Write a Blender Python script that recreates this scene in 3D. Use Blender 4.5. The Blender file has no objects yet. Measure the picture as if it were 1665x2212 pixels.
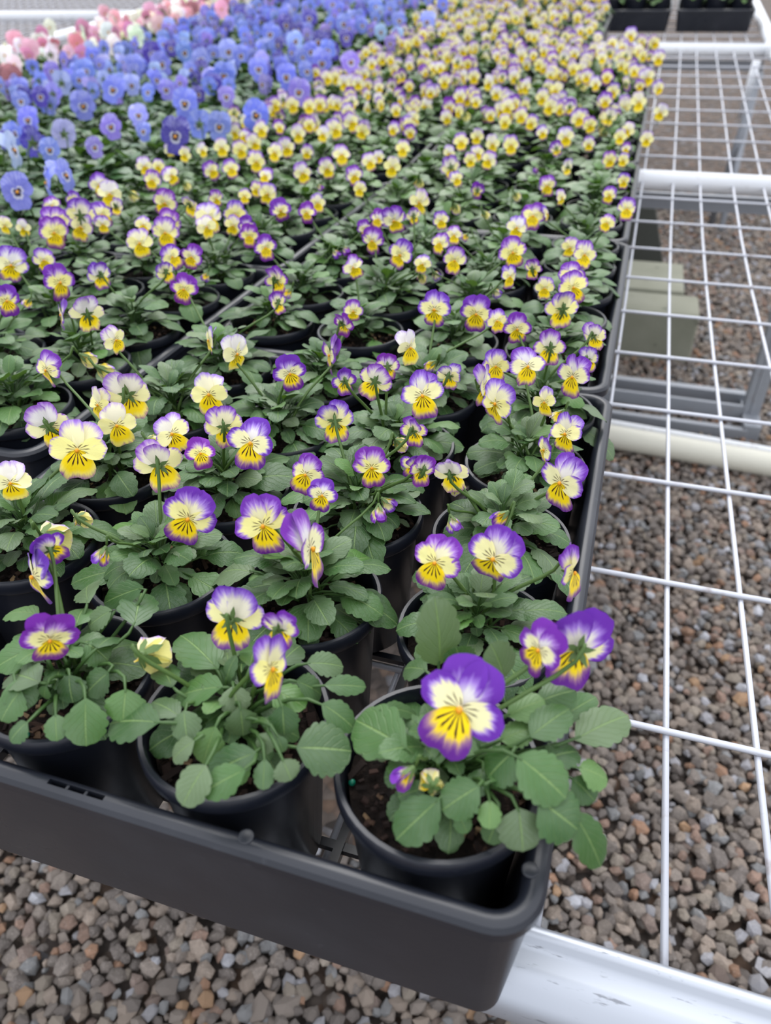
import bpy, bmesh, math, random
import numpy as np
from mathutils import Vector, Matrix, noise as mnoise

# ------------------------------------------------------------------ camera, world, light, exposure
C = bpy.context.scene.collection
sc = bpy.context.scene
F, CX, CY = 1580.0, 832.5, 1106.0                      # focal length and centre in pixels of the 1665 x 2212 frame
CAM = np.array([-0.0062, -0.1703, 0.4727])
RIGHT = np.array([0.95373515, 0.30032834, -0.01386154])
UP = np.array([-0.16612944, 0.56487346, 0.8082815])
FWD = np.array([-0.25057986, 0.76858367, -0.58863305])
cd = bpy.data.cameras.new('camera'); cam = bpy.data.objects.new('camera', cd); C.objects.link(cam)
cd.sensor_fit = 'HORIZONTAL'; cd.sensor_width = 36; cd.lens = 36 * F / 1665
cd.clip_start = .02; cd.clip_end = 300
cam.matrix_world = Matrix([[RIGHT[i], UP[i], -FWD[i], CAM[i]] for i in range(3)] + [[0, 0, 0, 1]])
cd.dof.use_dof = True; cd.dof.focus_distance = .54; cd.dof.aperture_fstop = 8.6
sc.camera = cam
sc.view_settings.view_transform = 'Standard'; sc.view_settings.look = 'None'
sc.view_settings.gamma = 1; sc.view_settings.use_curve_mapping = False
sc.view_settings.exposure = 0.87

W = bpy.data.worlds.new('overcast'); sc.world = W; W.use_nodes = True
nt = W.node_tree; nt.nodes.clear()
out = nt.nodes.new('ShaderNodeOutputWorld'); bg = nt.nodes.new('ShaderNodeBackground')
tc = nt.nodes.new('ShaderNodeTexCoord'); sx = nt.nodes.new('ShaderNodeSeparateXYZ')
mr = nt.nodes.new('ShaderNodeMapRange'); mx = nt.nodes.new('ShaderNodeMix'); mx.data_type = 'RGBA'
nt.links.new(tc.outputs['Generated'], sx.inputs[0]); nt.links.new(sx.outputs['Z'], mr.inputs[0])
mr.inputs[1].default_value = -.1; mr.inputs[2].default_value = .9
nt.links.new(mr.outputs[0], mx.inputs[0])
mx.inputs[6].default_value = (.46, .48, .52, 1); mx.inputs[7].default_value = (1.08, 1.11, 1.18, 1)
nt.links.new(mx.outputs[2], bg.inputs[0]); bg.inputs[1].default_value = 1.0
nt.links.new(bg.outputs[0], out.inputs[0])
sd = bpy.data.lights.new('veiled_sun', 'SUN'); so = bpy.data.objects.new('veiled_sun', sd); C.objects.link(so)
sd.energy = 1.25; sd.angle = math.radians(45); sd.color = (1, .98, .95)
so.rotation_euler = (math.radians(-38), math.radians(-12), 0)     # soft light from beyond the bench, high up

# ------------------------------------------------------------------ helpers
R = random.Random(7)
GROUND = -.68
def zb(y): return 0. if y < 1.1 else (.05 * (y - 1.1) ** 2 if y < 2 else .0405 + .09 * (y - 2))
def gz(y): return GROUND + zb(min(y, 9.))
_T = np.concatenate([np.linspace(.12, 3, 6000), np.linspace(3, 25, 6000)])
def pix(u, v, dz=0.):
    """world point where the sight line through pixel (u,v) meets the height dz over the bench"""
    d = RIGHT * (u - CX) / F - UP * (v - CY) / F + FWD
    X = CAM + d * _T[:, None]
    h = np.where(X[:, 1] < 1.1, 0, np.where(X[:, 1] < 2, .05 * (X[:, 1] - 1.1) ** 2, .0405 + .09 * (X[:, 1] - 2))) + dz
    i = int(np.argmax(X[:, 2] < h))
    return Vector(X[i])
def proj(p):
    d = np.array(p) - CAM; z = d @ FWD
    return CX + F * (d @ RIGHT) / z, CY - F * (d @ UP) / z, z
def lin(c):
    return tuple(((x / 255) / 12.92 if x <= 10 else ((x / 255 + .055) / 1.055) ** 2.4) for x in c) + (1,)

def link(o, parent=None):
    C.objects.link(o)
    if parent is not None: o.parent = parent
    return o
def empty(name, loc, label=None, cat=None, group=None):
    o = bpy.data.objects.new(name, None); o.location = loc; o.empty_display_size = .02
    if label: o['label'] = label
    if cat: o['category'] = cat
    if group: o['group'] = group
    return link(o)
def tag(o, label, cat, group=None):
    o['label'] = label; o['category'] = cat
    if group: o['group'] = group
    return o
def mesh(name, vs, fs, mats, mi=None, smooth=True, uv=None):
    me = bpy.data.meshes.new(name); me.from_pydata([tuple(v) for v in vs], [], fs)
    for m in mats: me.materials.append(m)
    if mi is not None: me.polygons.foreach_set('material_index', mi)
    if smooth: me.polygons.foreach_set('use_smooth', [True] * len(me.polygons))
    if uv is not None:
        l = me.uv_layers.new(name='UVMap'); idx = np.zeros(len(me.loops), dtype=np.int32)
        me.loops.foreach_get('vertex_index', idx)
        l.data.foreach_set('uv', np.asarray(uv, dtype=np.float32)[idx].ravel())
    me.update(); return me
def add(name, me, parent=None, M=None, color=None):
    o = bpy.data.objects.new(name, me)
    if M is not None: o.matrix_local = M
    if color is not None: o.color = color
    return link(o, parent)
class MB:
    """collects vertices, faces, material slots and uv of one mesh"""
    def __init__(s): s.v = []; s.f = []; s.m = []; s.uv = []
    def put(s, vs, fs, mi=0, uv=None):
        b = len(s.v); s.v += [tuple(v) for v in vs]; s.f += [tuple(i + b for i in f) for f in fs]
        s.m += [mi] * len(fs) if isinstance(mi, int) else list(mi)
        s.uv += list(uv) if uv is not None else [(.5, .5)] * len(vs)
        return s
    def box(s, lo, hi, mi=0):
        x, y, z = lo; X, Y, Z = hi
        return s.put([(x,y,z),(X,y,z),(X,Y,z),(x,Y,z),(x,y,Z),(X,y,Z),(X,Y,Z),(x,Y,Z)],
              [(3,2,1,0),(4,5,6,7),(0,1,5,4),(1,2,6,5),(2,3,7,6),(3,0,4,7)], mi)
    def tube(s, pts, r, n=8, mi=0, cap=True):
        pts = [Vector(p) for p in pts]; rs = r if isinstance(r, (list, tuple)) else [r] * len(pts)
        vs = []; fs = []; prev = None
        for i, p in enumerate(pts):
            t = (pts[min(i+1, len(pts)-1)] - pts[max(i-1, 0)]).normalized()
            if prev is None:
                a = t.orthogonal().normalized()
            else:
                a = (prev - t * prev.dot(t)).normalized()
            prev = a; b = t.cross(a)
            for k in range(n):
                q = 2 * math.pi * k / n
                vs.append(p + (a * math.cos(q) + b * math.sin(q)) * rs[i])
        for i in range(len(pts) - 1):
            for k in range(n):
                fs.append((i*n+k, i*n+(k+1) % n, (i+1)*n+(k+1) % n, (i+1)*n+k))
        if cap: fs += [tuple(range(n-1, -1, -1)), tuple(range((len(pts)-1)*n, len(pts)*n))]
        return s.put(vs, fs, mi)
    def lathe(s, prof, n=32, mi=0, close=False):
        vs = [(r*math.cos(2*math.pi*k/n), r*math.sin(2*math.pi*k/n), z) for r, z in prof for k in range(n)]
        fs = [(i*n+k, i*n+(k+1) % n, (i+1)*n+(k+1) % n, (i+1)*n+k) for i in range(len(prof)-1) for k in range(n)]
        if close: fs.append(tuple(range(n-1, -1, -1)))
        return s.put(vs, fs, mi)
    def me(s, name, mats, smooth=True, sharp=None):
        me = mesh(name, s.v, s.f, mats, s.m, smooth, s.uv)
        if sharp: me.set_sharp_from_angle(angle=math.radians(sharp))
        return me
    def obj(s, name, mats, parent=None, smooth=True, M=None): return add(name, s.me(name, mats, smooth), parent, M)
def ball(c, r, n=10, k=6):
    vs = [(c[0], c[1], c[2] + r[2])]; fs = []
    for i in range(1, k):
        t = math.pi*i/k
        for j in range(n):
            a = 2*math.pi*j/n; vs.append((c[0]+r[0]*math.sin(t)*math.cos(a), c[1]+r[1]*math.sin(t)*math.sin(a), c[2]+r[2]*math.cos(t)))
    vs.append((c[0], c[1], c[2]-r[2])); e = len(vs)-1
    for j in range(n):
        fs.append((0, 1+j, 1+(j+1) % n)); fs.append((e, e-n+(j+1) % n, e-n+j))
    for i in range(k-2):
        for j in range(n): fs.append((1+i*n+j, 1+(i+1)*n+j, 1+(i+1)*n+(j+1) % n, 1+i*n+(j+1) % n))
    return vs, fs
def soften(o, w=.002, seg=2, ang=.6):
    b = o.modifiers.new('edge', 'BEVEL'); b.width = w; b.segments = seg; b.limit_method = 'ANGLE'; b.angle_limit = ang
    return o

# ------------------------------------------------------------------ materials
class N:
    """small shader-graph writer"""
    def __init__(s, name):
        s.m = bpy.data.materials.new(name); s.m.use_nodes = True; s.t = s.m.node_tree; s.t.nodes.clear()
        s.out = s.t.nodes.new('ShaderNodeOutputMaterial')
    def n(s, typ, **kw):
        x = s.t.nodes.new('ShaderNode' + typ)
        for k, v in kw.items(): setattr(x, k, v)
        return x
    def setin(s, sock, v):
        if hasattr(v, 'is_output'): s.t.links.new(v, sock)
        else: sock.default_value = v
    def math(s, op, a, b=0., c=None, clamp=False):
        x = s.n('Math', operation=op, use_clamp=clamp); s.setin(x.inputs[0], a); s.setin(x.inputs[1], b)
        if c is not None: s.setin(x.inputs[2], c)
        return x.outputs[0]
    def step(s, v, lo, hi):
        x = s.n('MapRange', interpolation_type='SMOOTHSTEP'); s.setin(x.inputs[0], v); s.setin(x.inputs[1], lo); s.setin(x.inputs[2], hi)
        return x.outputs[0]
    def mix(s, f, a, b, mode='MIX'):
        x = s.n('Mix', data_type='RGBA', blend_type=mode); s.setin(x.inputs[0], f); s.setin(x.inputs[6], a); s.setin(x.inputs[7], b)
        return x.outputs[2]
    def noise(s, scale, detail=3, vec=None, rough=.5, out=0):
        x = s.n('TexNoise'); x.inputs['Scale'].default_value = scale; x.inputs['Detail'].default_value = detail; x.inputs['Roughness'].default_value = rough
        if vec is not None: s.t.links.new(vec, x.inputs['Vector'])
        return x.outputs[out]
    def ramp(s, f, stops):
        x = s.n('ValToRGB'); e = x.color_ramp.elements
        while len(e) < len(stops): e.new(.5)
        for i, (p, c) in enumerate(stops): e[i].position = p; e[i].color = c
        s.setin(x.inputs[0], f); return x.outputs[0]
    def bump(s, h, strength=.3, dist=.002):
        x = s.n('Bump'); x.inputs['Strength'].default_value = strength; x.inputs['Distance'].default_value = dist; s.setin(x.inputs['Height'], h)
        return x.outputs[0]
    def comb(s, x, y, z=0.):
        c = s.n('CombineXYZ'); s.setin(c.inputs[0], x); s.setin(c.inputs[1], y); s.setin(c.inputs[2], z); return c.outputs[0]
    def obj(s): return s.n('TexCoord').outputs['Object']
    def finish(s, col, rough=.5, metal=0., spec=.5, normal=None, trans=0., transcol=None, sheen=0.):
        p = s.n('BsdfPrincipled'); s.setin(p.inputs['Base Color'], col); s.setin(p.inputs['Roughness'], rough)
        s.setin(p.inputs['Metallic'], metal); p.inputs['Specular IOR Level'].default_value = spec
        if sheen: p.inputs['Sheen Weight'].default_value = sheen; p.inputs['Sheen Roughness'].default_value = .4
        if normal is not None: s.setin(p.inputs['Normal'], normal)
        o = p.outputs[0]
        if trans:
            t = s.n('BsdfTranslucent'); s.setin(t.inputs[0], transcol if transcol is not None else col)
            m = s.n('MixShader'); m.inputs[0].default_value = trans
            s.t.links.new(o, m.inputs[1]); s.t.links.new(t.outputs[0], m.inputs[2]); o = m.outputs[0]
        s.t.links.new(o, s.out.inputs[0]); return s.m

def plastic(name, c, rough, wear=.25, dust=(120, 118, 115)):
    g = N(name); co = g.obj()
    big = g.noise(9, 4, co); fine = g.noise(160, 2, co)
    f = g.math('MULTIPLY', g.step(big, .5, .85), wear)
    f2 = g.math('MULTIPLY', g.step(fine, .66, .8), wear * .7)
    col = g.mix(f2, g.mix(f, lin(c), lin(dust)), lin(dust))
    r = g.math('ADD', rough, g.math('MULTIPLY', g.math('SUBTRACT', big, .5), .25))
    return g.finish(col, r, spec=.45, normal=g.bump(fine, .08, .0006))
M_POT = plastic('black pot plastic', (25, 28, 37), .34, .08, (112, 114, 124))
M_TRAY = plastic('charcoal tray plastic', (31, 34, 42), .31, .12, (112, 114, 122))

def paint(name, c, rough, metal, rust=.0, scuff=.0):
    g = N(name); co = g.obj()
    mp = g.n('Mapping'); mp.inputs['Scale'].default_value = (8, 60, 60); g.t.links.new(co, mp.inputs[0])
    streak = g.noise(3.2, 5, mp.outputs[0], .65); big = g.noise(14, 3, co); spots = g.noise(45, 4, co)
    col = g.mix(g.math('MULTIPLY', big, .25), lin(c), lin([x * .86 for x in c]))
    if scuff:
        col = g.mix(g.math('MULTIPLY', g.step(streak, .60, .66), scuff * .8), col, lin((88, 90, 96)))
        col = g.mix(g.math('MULTIPLY', g.step(spots, .70, .74), scuff), col, lin((96, 92, 88)))
    if rust:
        col = g.mix(g.math('MULTIPLY', g.step(spots, .60, .72), rust), col, lin((122, 88, 62)))
    return g.finish(col, g.math('ADD', rough, g.math('MULTIPLY', big, .12)), metal, .5, g.bump(spots, .05, .0008))
M_PIPE = paint('scuffed silver paint', (178, 183, 192), .33, .55, 0, .8)
M_WIRE = paint('white wire coating', (196, 199, 208), .38, .15, .35, .15)
M_BAR = paint('white bar paint', (226, 229, 234), .42, .0, .22, .0)
M_LEG = paint('grey steel legs', (142, 146, 153), .45, .3, .12, .15)
M_PVC = paint('cream pvc', (208, 206, 192), .40, .0, .0, .0)
def concrete():
    g = N('mossy concrete'); co = g.obj(); a = g.noise(7, 5, co); b = g.noise(90, 3, co); c = g.noise(14, 2, co)
    col = g.mix(a, lin((150, 150, 136)), lin((112, 114, 98)))
    col = g.mix(g.math('MULTIPLY', g.step(c, .66, .74), .7), col, lin((58, 58, 52)))
    return g.finish(col, .9, normal=g.bump(b, .4, .003))
M_CONC = concrete()
def gravelmat():
    g = N('gravel stone'); at = g.n('Attribute', attribute_name='Col'); co = g.obj()
    a = g.noise(160, 4, co, .7); b = g.noise(420, 2, co)
    oi = g.n('ObjectInfo')
    col = g.mix(g.math('MULTIPLY', a, .8), at.outputs[0], lin((72, 66, 62)))
    col = g.mix(g.math('MULTIPLY', g.step(b, .58, .72), .35), col, lin((196, 186, 176)))
    return g.finish(col, .85, spec=.3, normal=g.bump(a, .5, .002))
M_GRAV = gravelmat()
def groundmat():
    g = N('gravel bed'); co = g.obj()
    v = g.n('TexVoronoi'); v.inputs['Scale'].default_value = 42; g.t.links.new(co, v.inputs['Vector'])
    sep = g.n('SeparateColor'); g.t.links.new(v.outputs['Color'], sep.inputs[0])
    col = g.ramp(sep.outputs[0], [(0, lin((60, 55, 52))), (.35, lin((90, 81, 76))), (.6, lin((104, 94, 87))), (.85, lin((108, 88, 74))), (1, lin((122, 122, 126)))])
    dk = g.step(v.outputs['Distance'], .35, .75)
    col = g.mix(g.math('MULTIPLY', dk, .35), col, lin((60, 54, 50)))
    return g.finish(col, .9, spec=.3, normal=g.bump(g.math('SUBTRACT', 1., v.outputs['Distance']), .8, .02))
M_GROUND = groundmat()
def soilmat():
    g = N('potting mix'); co = g.obj(); a = g.noise(120, 5, co, .7); b = g.noise(420, 2, co)
    col = g.ramp(a, [(.3, lin((15, 12, 12))), (.55, lin((34, 27, 24))), (.75, lin((66, 52, 45)))])
    return g.finish(col, .95, spec=.2, normal=g.bump(a, 1., .006))
M_SOIL = soilmat()
def barkmat():
    g = N('bark chips'); ge = g.n('NewGeometry'); co = g.obj()
    col = g.ramp(ge.outputs['Random Per Island'], [(0, lin((20, 16, 16))), (.4, lin((40, 30, 27))), (.7, lin((62, 45, 40))), (.9, lin((86, 66, 54))), (.98, lin((168, 140, 104)))])
    a = g.noise(300, 3, co)
    return g.finish(g.mix(g.math('MULTIPLY', a, .5), col, lin((34, 28, 26))), .9, spec=.2, normal=g.bump(a, .5, .001))
M_BARK = barkmat()
def pelletmat():
    g = N('green fertiliser'); return g.finish(lin((10, 122, 96)), .35)
M_PEL = pelletmat()

def leafmat(name, c1, c2, isl=False):
    g = N(name); uv = g.n('TexCoord').outputs['UV']; s = g.n('SeparateXYZ'); g.t.links.new(uv, s.inputs[0])
    oi = g.n('ObjectInfo'); rnd = oi.outputs['Random']
    if isl:
        ge = g.n('NewGeometry'); rnd = ge.outputs['Random Per Island']
    ax = g.math('ABSOLUTE', g.math('SUBTRACT', s.outputs[0], .5))
    n1 = g.noise(55, 3, g.obj())
    col = g.mix(rnd, lin(c1), lin(c2))
    r2 = g.math('FRACT', g.math('MULTIPLY', rnd, 7.31)); r3 = g.math('FRACT', g.math('MULTIPLY', rnd, 17.7))
    col = g.mix(g.math('MULTIPLY', g.step(r2, .5, 1.), .5), col, lin((122, 134, 106)))     # greyer leaves, with greyish sheen highlights put into the colour
    col = g.mix(g.math('MULTIPLY', g.step(r3, .55, 1.), .55), col, lin((34, 66, 28)))       # deeper green ones
    col = g.mix(g.math('MULTIPLY', g.step(n1, .35, .8), .35), col, lin((112, 130, 104)))       # dull bloom on the blade
    fresh = g.math('MULTIPLY', g.step(rnd, .84, .97), .6)
    col = g.mix(fresh, col, lin((78, 122, 44)))
    # veins
    ph = g.math('FRACT', g.math('SUBTRACT', g.math('MULTIPLY', s.outputs[1], 6.), g.math('MULTIPLY', ax, 6.)))
    vein = g.math('SUBTRACT', 1., g.step(g.math('ABSOLUTE', g.math('SUBTRACT', ph, .5)), .02, .11))
    mid = g.math('SUBTRACT', 1., g.step(ax, .010, .034))
    vv = g.math('MAXIMUM', g.math('MULTIPLY', vein, .16), g.math('MULTIPLY', mid, .62))
    col = g.mix(vv, col, lin((122, 150, 88)))
    h = g.math('SUBTRACT', g.math('MULTIPLY', n1, .4), g.math('ADD', g.math('MULTIPLY', vein, .5), mid))
    return g.finish(col, .42, spec=.5, normal=g.bump(h, .5, .0012), trans=.12, transcol=lin((112, 158, 40)), sheen=.06)
M_LEAF = leafmat('viola leaf', (40, 78, 30), (68, 106, 50))
M_LEAFI = leafmat('viola foliage', (42, 82, 28), (80, 118, 50), True)
M_LEAFP = leafmat('pansy foliage', (36, 74, 38), (62, 102, 56), True)
def stemmat():
    g = N('green stem'); n = g.noise(90, 2, g.obj())
    return g.finish(g.mix(n, lin((58, 90, 36)), lin((88, 114, 54))), .5, trans=.1)
M_STEM = stemmat()
def sepalmat():
    g = N('sepal green'); n = g.noise(60, 2, g.obj())
    return g.finish(g.mix(n, lin((70, 98, 44)), lin((104, 128, 74))), .55, trans=.1)
M_SEP = sepalmat()
def stalkmat():
    g = N('leaf stalk green'); n = g.noise(90, 2, g.obj())
    return g.finish(g.mix(n, lin((46, 76, 32)), lin((70, 102, 48))), .5, trans=.08)
M_STALK = stalkmat()
M_EYE = N('flower throat').finish(lin((226, 150, 24)), .5)

def viola(name, kind):
    g = N(name); uv = g.n('TexCoord').outputs['UV']; s = g.n('SeparateXYZ'); g.t.links.new(uv, s.inputs[0])
    ang, e = s.outputs[0], s.outputs[1]
    oi = g.n('ObjectInfo'); cs = g.n('SeparateColor'); g.t.links.new(oi.outputs['Color'], cs.inputs[0])
    pur, yel, hue = cs.outputs[0], cs.outputs[1], cs.outputs[2]
    vec = g.comb(g.math('MULTIPLY', ang, 26.), g.math('MULTIPLY', e, 1.6), g.math('MULTIPLY', oi.outputs['Random'], 40.))
    st = g.noise(1., 3, vec, .6)
    violet = g.mix(hue, lin((92, 48, 170)), lin((132, 40, 156)))
    lilac = g.mix(hue, lin((150, 122, 214)), lin((190, 128, 208)))
    if kind == 'up':
        base = g.mix(yel, lin((226, 222, 236)), lin((240, 234, 166)))
        th = g.math('SUBTRACT', 1.12, g.math('MULTIPLY', pur, .58)); w = .15
    elif kind == 'side':
        base = g.mix(yel, lin((244, 240, 196)), lin((246, 238, 140)))
        th = g.math('SUBTRACT', 1.13, g.math('MULTIPLY', pur, .38)); w = .08
    else:
        base = g.mix(g.step(e, .66, .95), lin((253, 220, 16)), lin((247, 232, 120)))
        base = g.mix(g.step(e, .04, .18), lin((244, 172, 10)), base)
        th = g.math('SUBTRACT', 1.13, g.math('MULTIPLY', pur, .40)); w = .12
        violet = g.mix(hue, lin((84, 30, 142)), lin((122, 40, 122)))
        lilac = g.mix(hue, lin((146, 100, 150)), lin((160, 110, 120)))
    ee = g.math('ADD', e, g.math('MULTIPLY', g.math('SUBTRACT', st, .5), .44))
    f1 = g.step(ee, g.math('SUBTRACT', th, w * 2.1), th)
    f2 = g.step(ee, g.math('SUBTRACT', th, w * .6), g.math('ADD', th, w))
    col = g.mix(f1, base, lilac); col = g.mix(f2, col, violet)
    fine = g.noise(1., 2, g.comb(g.math('MULTIPLY', ang, 90.), g.math('MULTIPLY', e, 1.2), 0.))
    if kind != 'up':
        k = 9. if kind == 'side' else 11.
        reach = g.math('ADD', .26 if kind == 'side' else .40, g.math('MULTIPLY', fine, .32))
        la = g.math('ABSOLUTE', g.math('SUBTRACT', g.math('FRACT', g.math('MULTIPLY', ang, k)), .5))
        line = g.math('SUBTRACT', 1., g.step(la, .11, .23))
        mask = g.math('MULTIPLY', g.step(e, .06, .12), g.math('SUBTRACT', 1., g.step(e, g.math('SUBTRACT', reach, .05), reach)))
        if kind == 'side': mask = g.math('MULTIPLY', mask, .8)
        inner = g.math('SUBTRACT', 1., g.step(g.math('ABSOLUTE', g.math('SUBTRACT', ang, .5)), .22, .3))
        col = g.mix(g.math('MULTIPLY', g.math('MULTIPLY', line, mask), inner), col, lin((62, 26, 22)))
    return g.finish(col, .62, spec=.25, normal=g.bump(fine, .22, .0012), trans=.22, sheen=.25)
M_VU, M_VS, M_VL = viola('viola upper petal', 'up'), viola('viola side petal', 'side'), viola('viola lower petal', 'low')
def pansy(name, low):
    g = N(name); uv = g.n('TexCoord').outputs['UV']; s = g.n('SeparateXYZ'); g.t.links.new(uv, s.inputs[0])
    ang, e = s.outputs[0], s.outputs[1]; oi = g.n('ObjectInfo')
    st = g.noise(1., 3, g.comb(g.math('MULTIPLY', ang, 22.), g.math('MULTIPLY', e, 1.6), g.math('MULTIPLY', oi.outputs['Random'], 40.)), .6)
    light = g.mix(.55 if not low else .3, oi.outputs['Color'], lin((214, 218, 246)))
    col = g.mix(g.math('MULTIPLY', g.step(st, .3, .7), .75 if not low else .5), oi.outputs['Color'], light)
    if low:
        er = g.math('ADD', e, g.math('MULTIPLY', g.math('SUBTRACT', st, .5), .22))
        col = g.mix(g.math('MULTIPLY', g.math('SUBTRACT', 1., g.step(er, .34, .46)), .75), col, lin((226, 226, 236)))
        col = g.mix(g.math('SUBTRACT', 1., g.step(er, .20, .32)), col, lin((34, 22, 66)))
        col = g.mix(g.math('SUBTRACT', 1., g.step(e, .09, .14)), col, lin((226, 170, 30)))
    return g.finish(col, .65, spec=.22, trans=.22, sheen=.25)
M_PU, M_PL = pansy('pansy upper petal', False), pansy('pansy lower petal', True)
def plainpansy():
    g = N('pink pansy petal'); uv = g.n('TexCoord').outputs['UV']; s = g.n('SeparateXYZ'); g.t.links.new(uv, s.inputs[0])
    oi = g.n('ObjectInfo'); n = g.noise(1., 3, g.comb(g.math('MULTIPLY', s.outputs[0], 20.), s.outputs[1], 0.))
    col = g.mix(g.math('MULTIPLY', n, .6), oi.outputs['Color'], g.mix(.6, oi.outputs['Color'], (1, .95, .95, 1)))
    col = g.mix(g.math('SUBTRACT', 1., g.step(s.outputs[1], .10, .22)), col, lin((206, 160, 60)))
    return g.finish(col, .65, spec=.22, trans=.22, sheen=.2)
M_PK = plainpansy()

# ------------------------------------------------------------------ ground: gravel
def stone(rr, s):
    """angular stone: a jittered, cut icosphere of 20 faces"""
    t = (1 + 5 ** .5) / 2
    vs = np.array([(-1,t,0),(1,t,0),(-1,-t,0),(1,-t,0),(0,-1,t),(0,1,t),(0,-1,-t),(0,1,-t),(t,0,-1),(t,0,1),(-t,0,-1),(-t,0,1)]) / math.hypot(1, t)
    vs = vs * (1 + rr.uniform(-.30, .26, (12, 1))) + rr.uniform(-.10, .10, (12, 3))
    fs = [(0,11,5),(0,5,1),(0,1,7),(0,7,10),(0,10,11),(1,5,9),(5,11,4),(11,10,2),(10,7,6),(7,1,8),(3,9,4),(3,4,2),(3,2,6),(3,6,8),(3,8,9),(4,9,5),(2,4,11),(6,2,10),(8,6,7),(9,8,1)]
    return vs * np.array(s), np.array(fs)
NPR = np.random.default_rng(3)
PAL = np.array([lin(c)[:3] for c in [(140,130,122),(126,118,112),(156,142,130),(160,124,100),(168,168,174),(112,105,101),(148,122,108),(134,136,138),(148,138,126),(132,116,108),(172,138,106),(190,192,200)]])
PW = np.array([.18,.17,.15,.03,.05,.13,.07,.08,.09,.03,.01,.01])
ground = MB()
gy = [-2.5, -1, 0, 1.1, 1.4, 1.7, 2, 4, 6, 9, 14, 30, 90]
gvs = [(x, y, gz(y) - .018) for y in gy for x in (-60, -6, -3, 0, 3, 60)]
ground.put(gvs, [(j*6+i, j*6+i+1, (j+1)*6+i+1, (j+1)*6+i) for j in range(len(gy)-1) for i in range(5)])
G = ground.obj('ground', [M_GROUND]); G['kind'] = 'structure'
protos = []
for k in range(14):
    v, f = stone(NPR, (1, .86, .66)); protos.append((v, f))
# candidate places over the ground that the photograph shows
places = []
for zone, pitch in ((0, .0160),):
    xs = np.arange(-1.6, 1.6, pitch); ys = np.arange(-.75, 4.3, pitch)
    for y in ys:
        for x in xs:
            px_, py_ = x + NPR.uniform(-.5, .5) * pitch, y + NPR.uniform(-.5, .5) * pitch
            u, v, z = proj((px_, py_, gz(py_)))
            if z < .3 or not (-420 < u < 2250 and -40 < v < 2950): continue
            if u < 1000 and v < 1600 + u * .31: continue
            shown = -40 < u < 1700 and v < 2240 and (u > 1180 or v > 1830 + u * .31)
            places.append((z if shown else z + 50, px_, py_))
places.sort()
def stone_xform(k):
    s = NPR.choice([.0088, .0115, .0140, .0175], p=[.22, .38, .30, .10]) * NPR.uniform(.85, 1.15)
    a = NPR.uniform(0, 2*math.pi); b = NPR.normal(0, .5); c = NPR.normal(0, .5)
    E_ = Matrix.Rotation(a, 3, 'Z') @ Matrix.Rotation(b, 3, 'X') @ Matrix.Rotation(c, 3, 'Y')
    return s, np.array(E_)
stone_me = []
for k, (v, f) in enumerate(protos):
    for ci in range(4):
        me = mesh('gravel_stone', v, [tuple(int(i) for i in q) for q in f], [M_GRAV], smooth=False)
        col = PAL[NPR.choice(12, p=PW)]
        a = me.color_attributes.new('Col', 'FLOAT_COLOR', 'POINT')
        a.data.foreach_set('color', np.tile(np.append(col * 1.12, 1), len(v)).astype(np.float32))
        stone_me.append(me)
for z, x, y in places[:300]:
    s, E_ = stone_xform(0)
    M = Matrix.Translation((x, y, gz(y) + NPR.uniform(-.006, .006))) @ Matrix(E_.tolist()).to_4x4() @ Matrix.Scale(s * 1.05, 4)
    add('gravel_stone', stone_me[NPR.integers(len(stone_me))], G, M)
rest = places[300:]
AV = []; AF = []; AC = []; base = 0
for z, x, y in rest:
    v, f = protos[NPR.integers(14)]; s, E_ = stone_xform(0)
    AV.append((v * s) @ E_.T + [x, y, gz(y) + NPR.uniform(-.008, .006)]); AF.append(f + base); base += 12
    AC.append(np.tile(np.append(PAL[NPR.choice(12, p=PW)] * NPR.uniform(.9, 1.35), 1), (12, 1)))
AV = np.concatenate(AV); AF = np.concatenate(AF); AC = np.concatenate(AC)
me = bpy.data.meshes.new('gravel'); me.vertices.add(len(AV)); me.vertices.foreach_set('co', AV.astype(np.float32).ravel())
me.loops.add(len(AF)*3); me.loops.foreach_set('vertex_index', AF.astype(np.int32).ravel())
me.polygons.add(len(AF)); me.polygons.foreach_set('loop_start', np.arange(0, len(AF)*3, 3, dtype=np.int32))
me.update(calc_edges=True); me.shade_flat(); me.materials.append(M_GRAV)
a = me.color_attributes.new('Col', 'FLOAT_COLOR', 'POINT'); a.data.foreach_set('color', AC.astype(np.float32).ravel())
o = add('gravel', me, G); o['kind'] = 'stuff'

# ------------------------------------------------------------------ mesh benches
def surf_pts(x, y0, y1, dz, n=None):
    n = n or max(2, int((y1 - y0) / .3) + 1)
    return [(x, y, zb(y) + dz) for y in np.linspace(y0, y1, n)]
DX, DY, X0, Y0 = .0731, .1805, .0124, .2358
YL, XE = .056, .452
bench = empty('mesh_bench', (0, 1.5, GROUND), 'long white wire mesh bench carrying the flower trays', 'bench')
LB = Matrix.Translation((0, -1.5, -GROUND))
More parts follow.
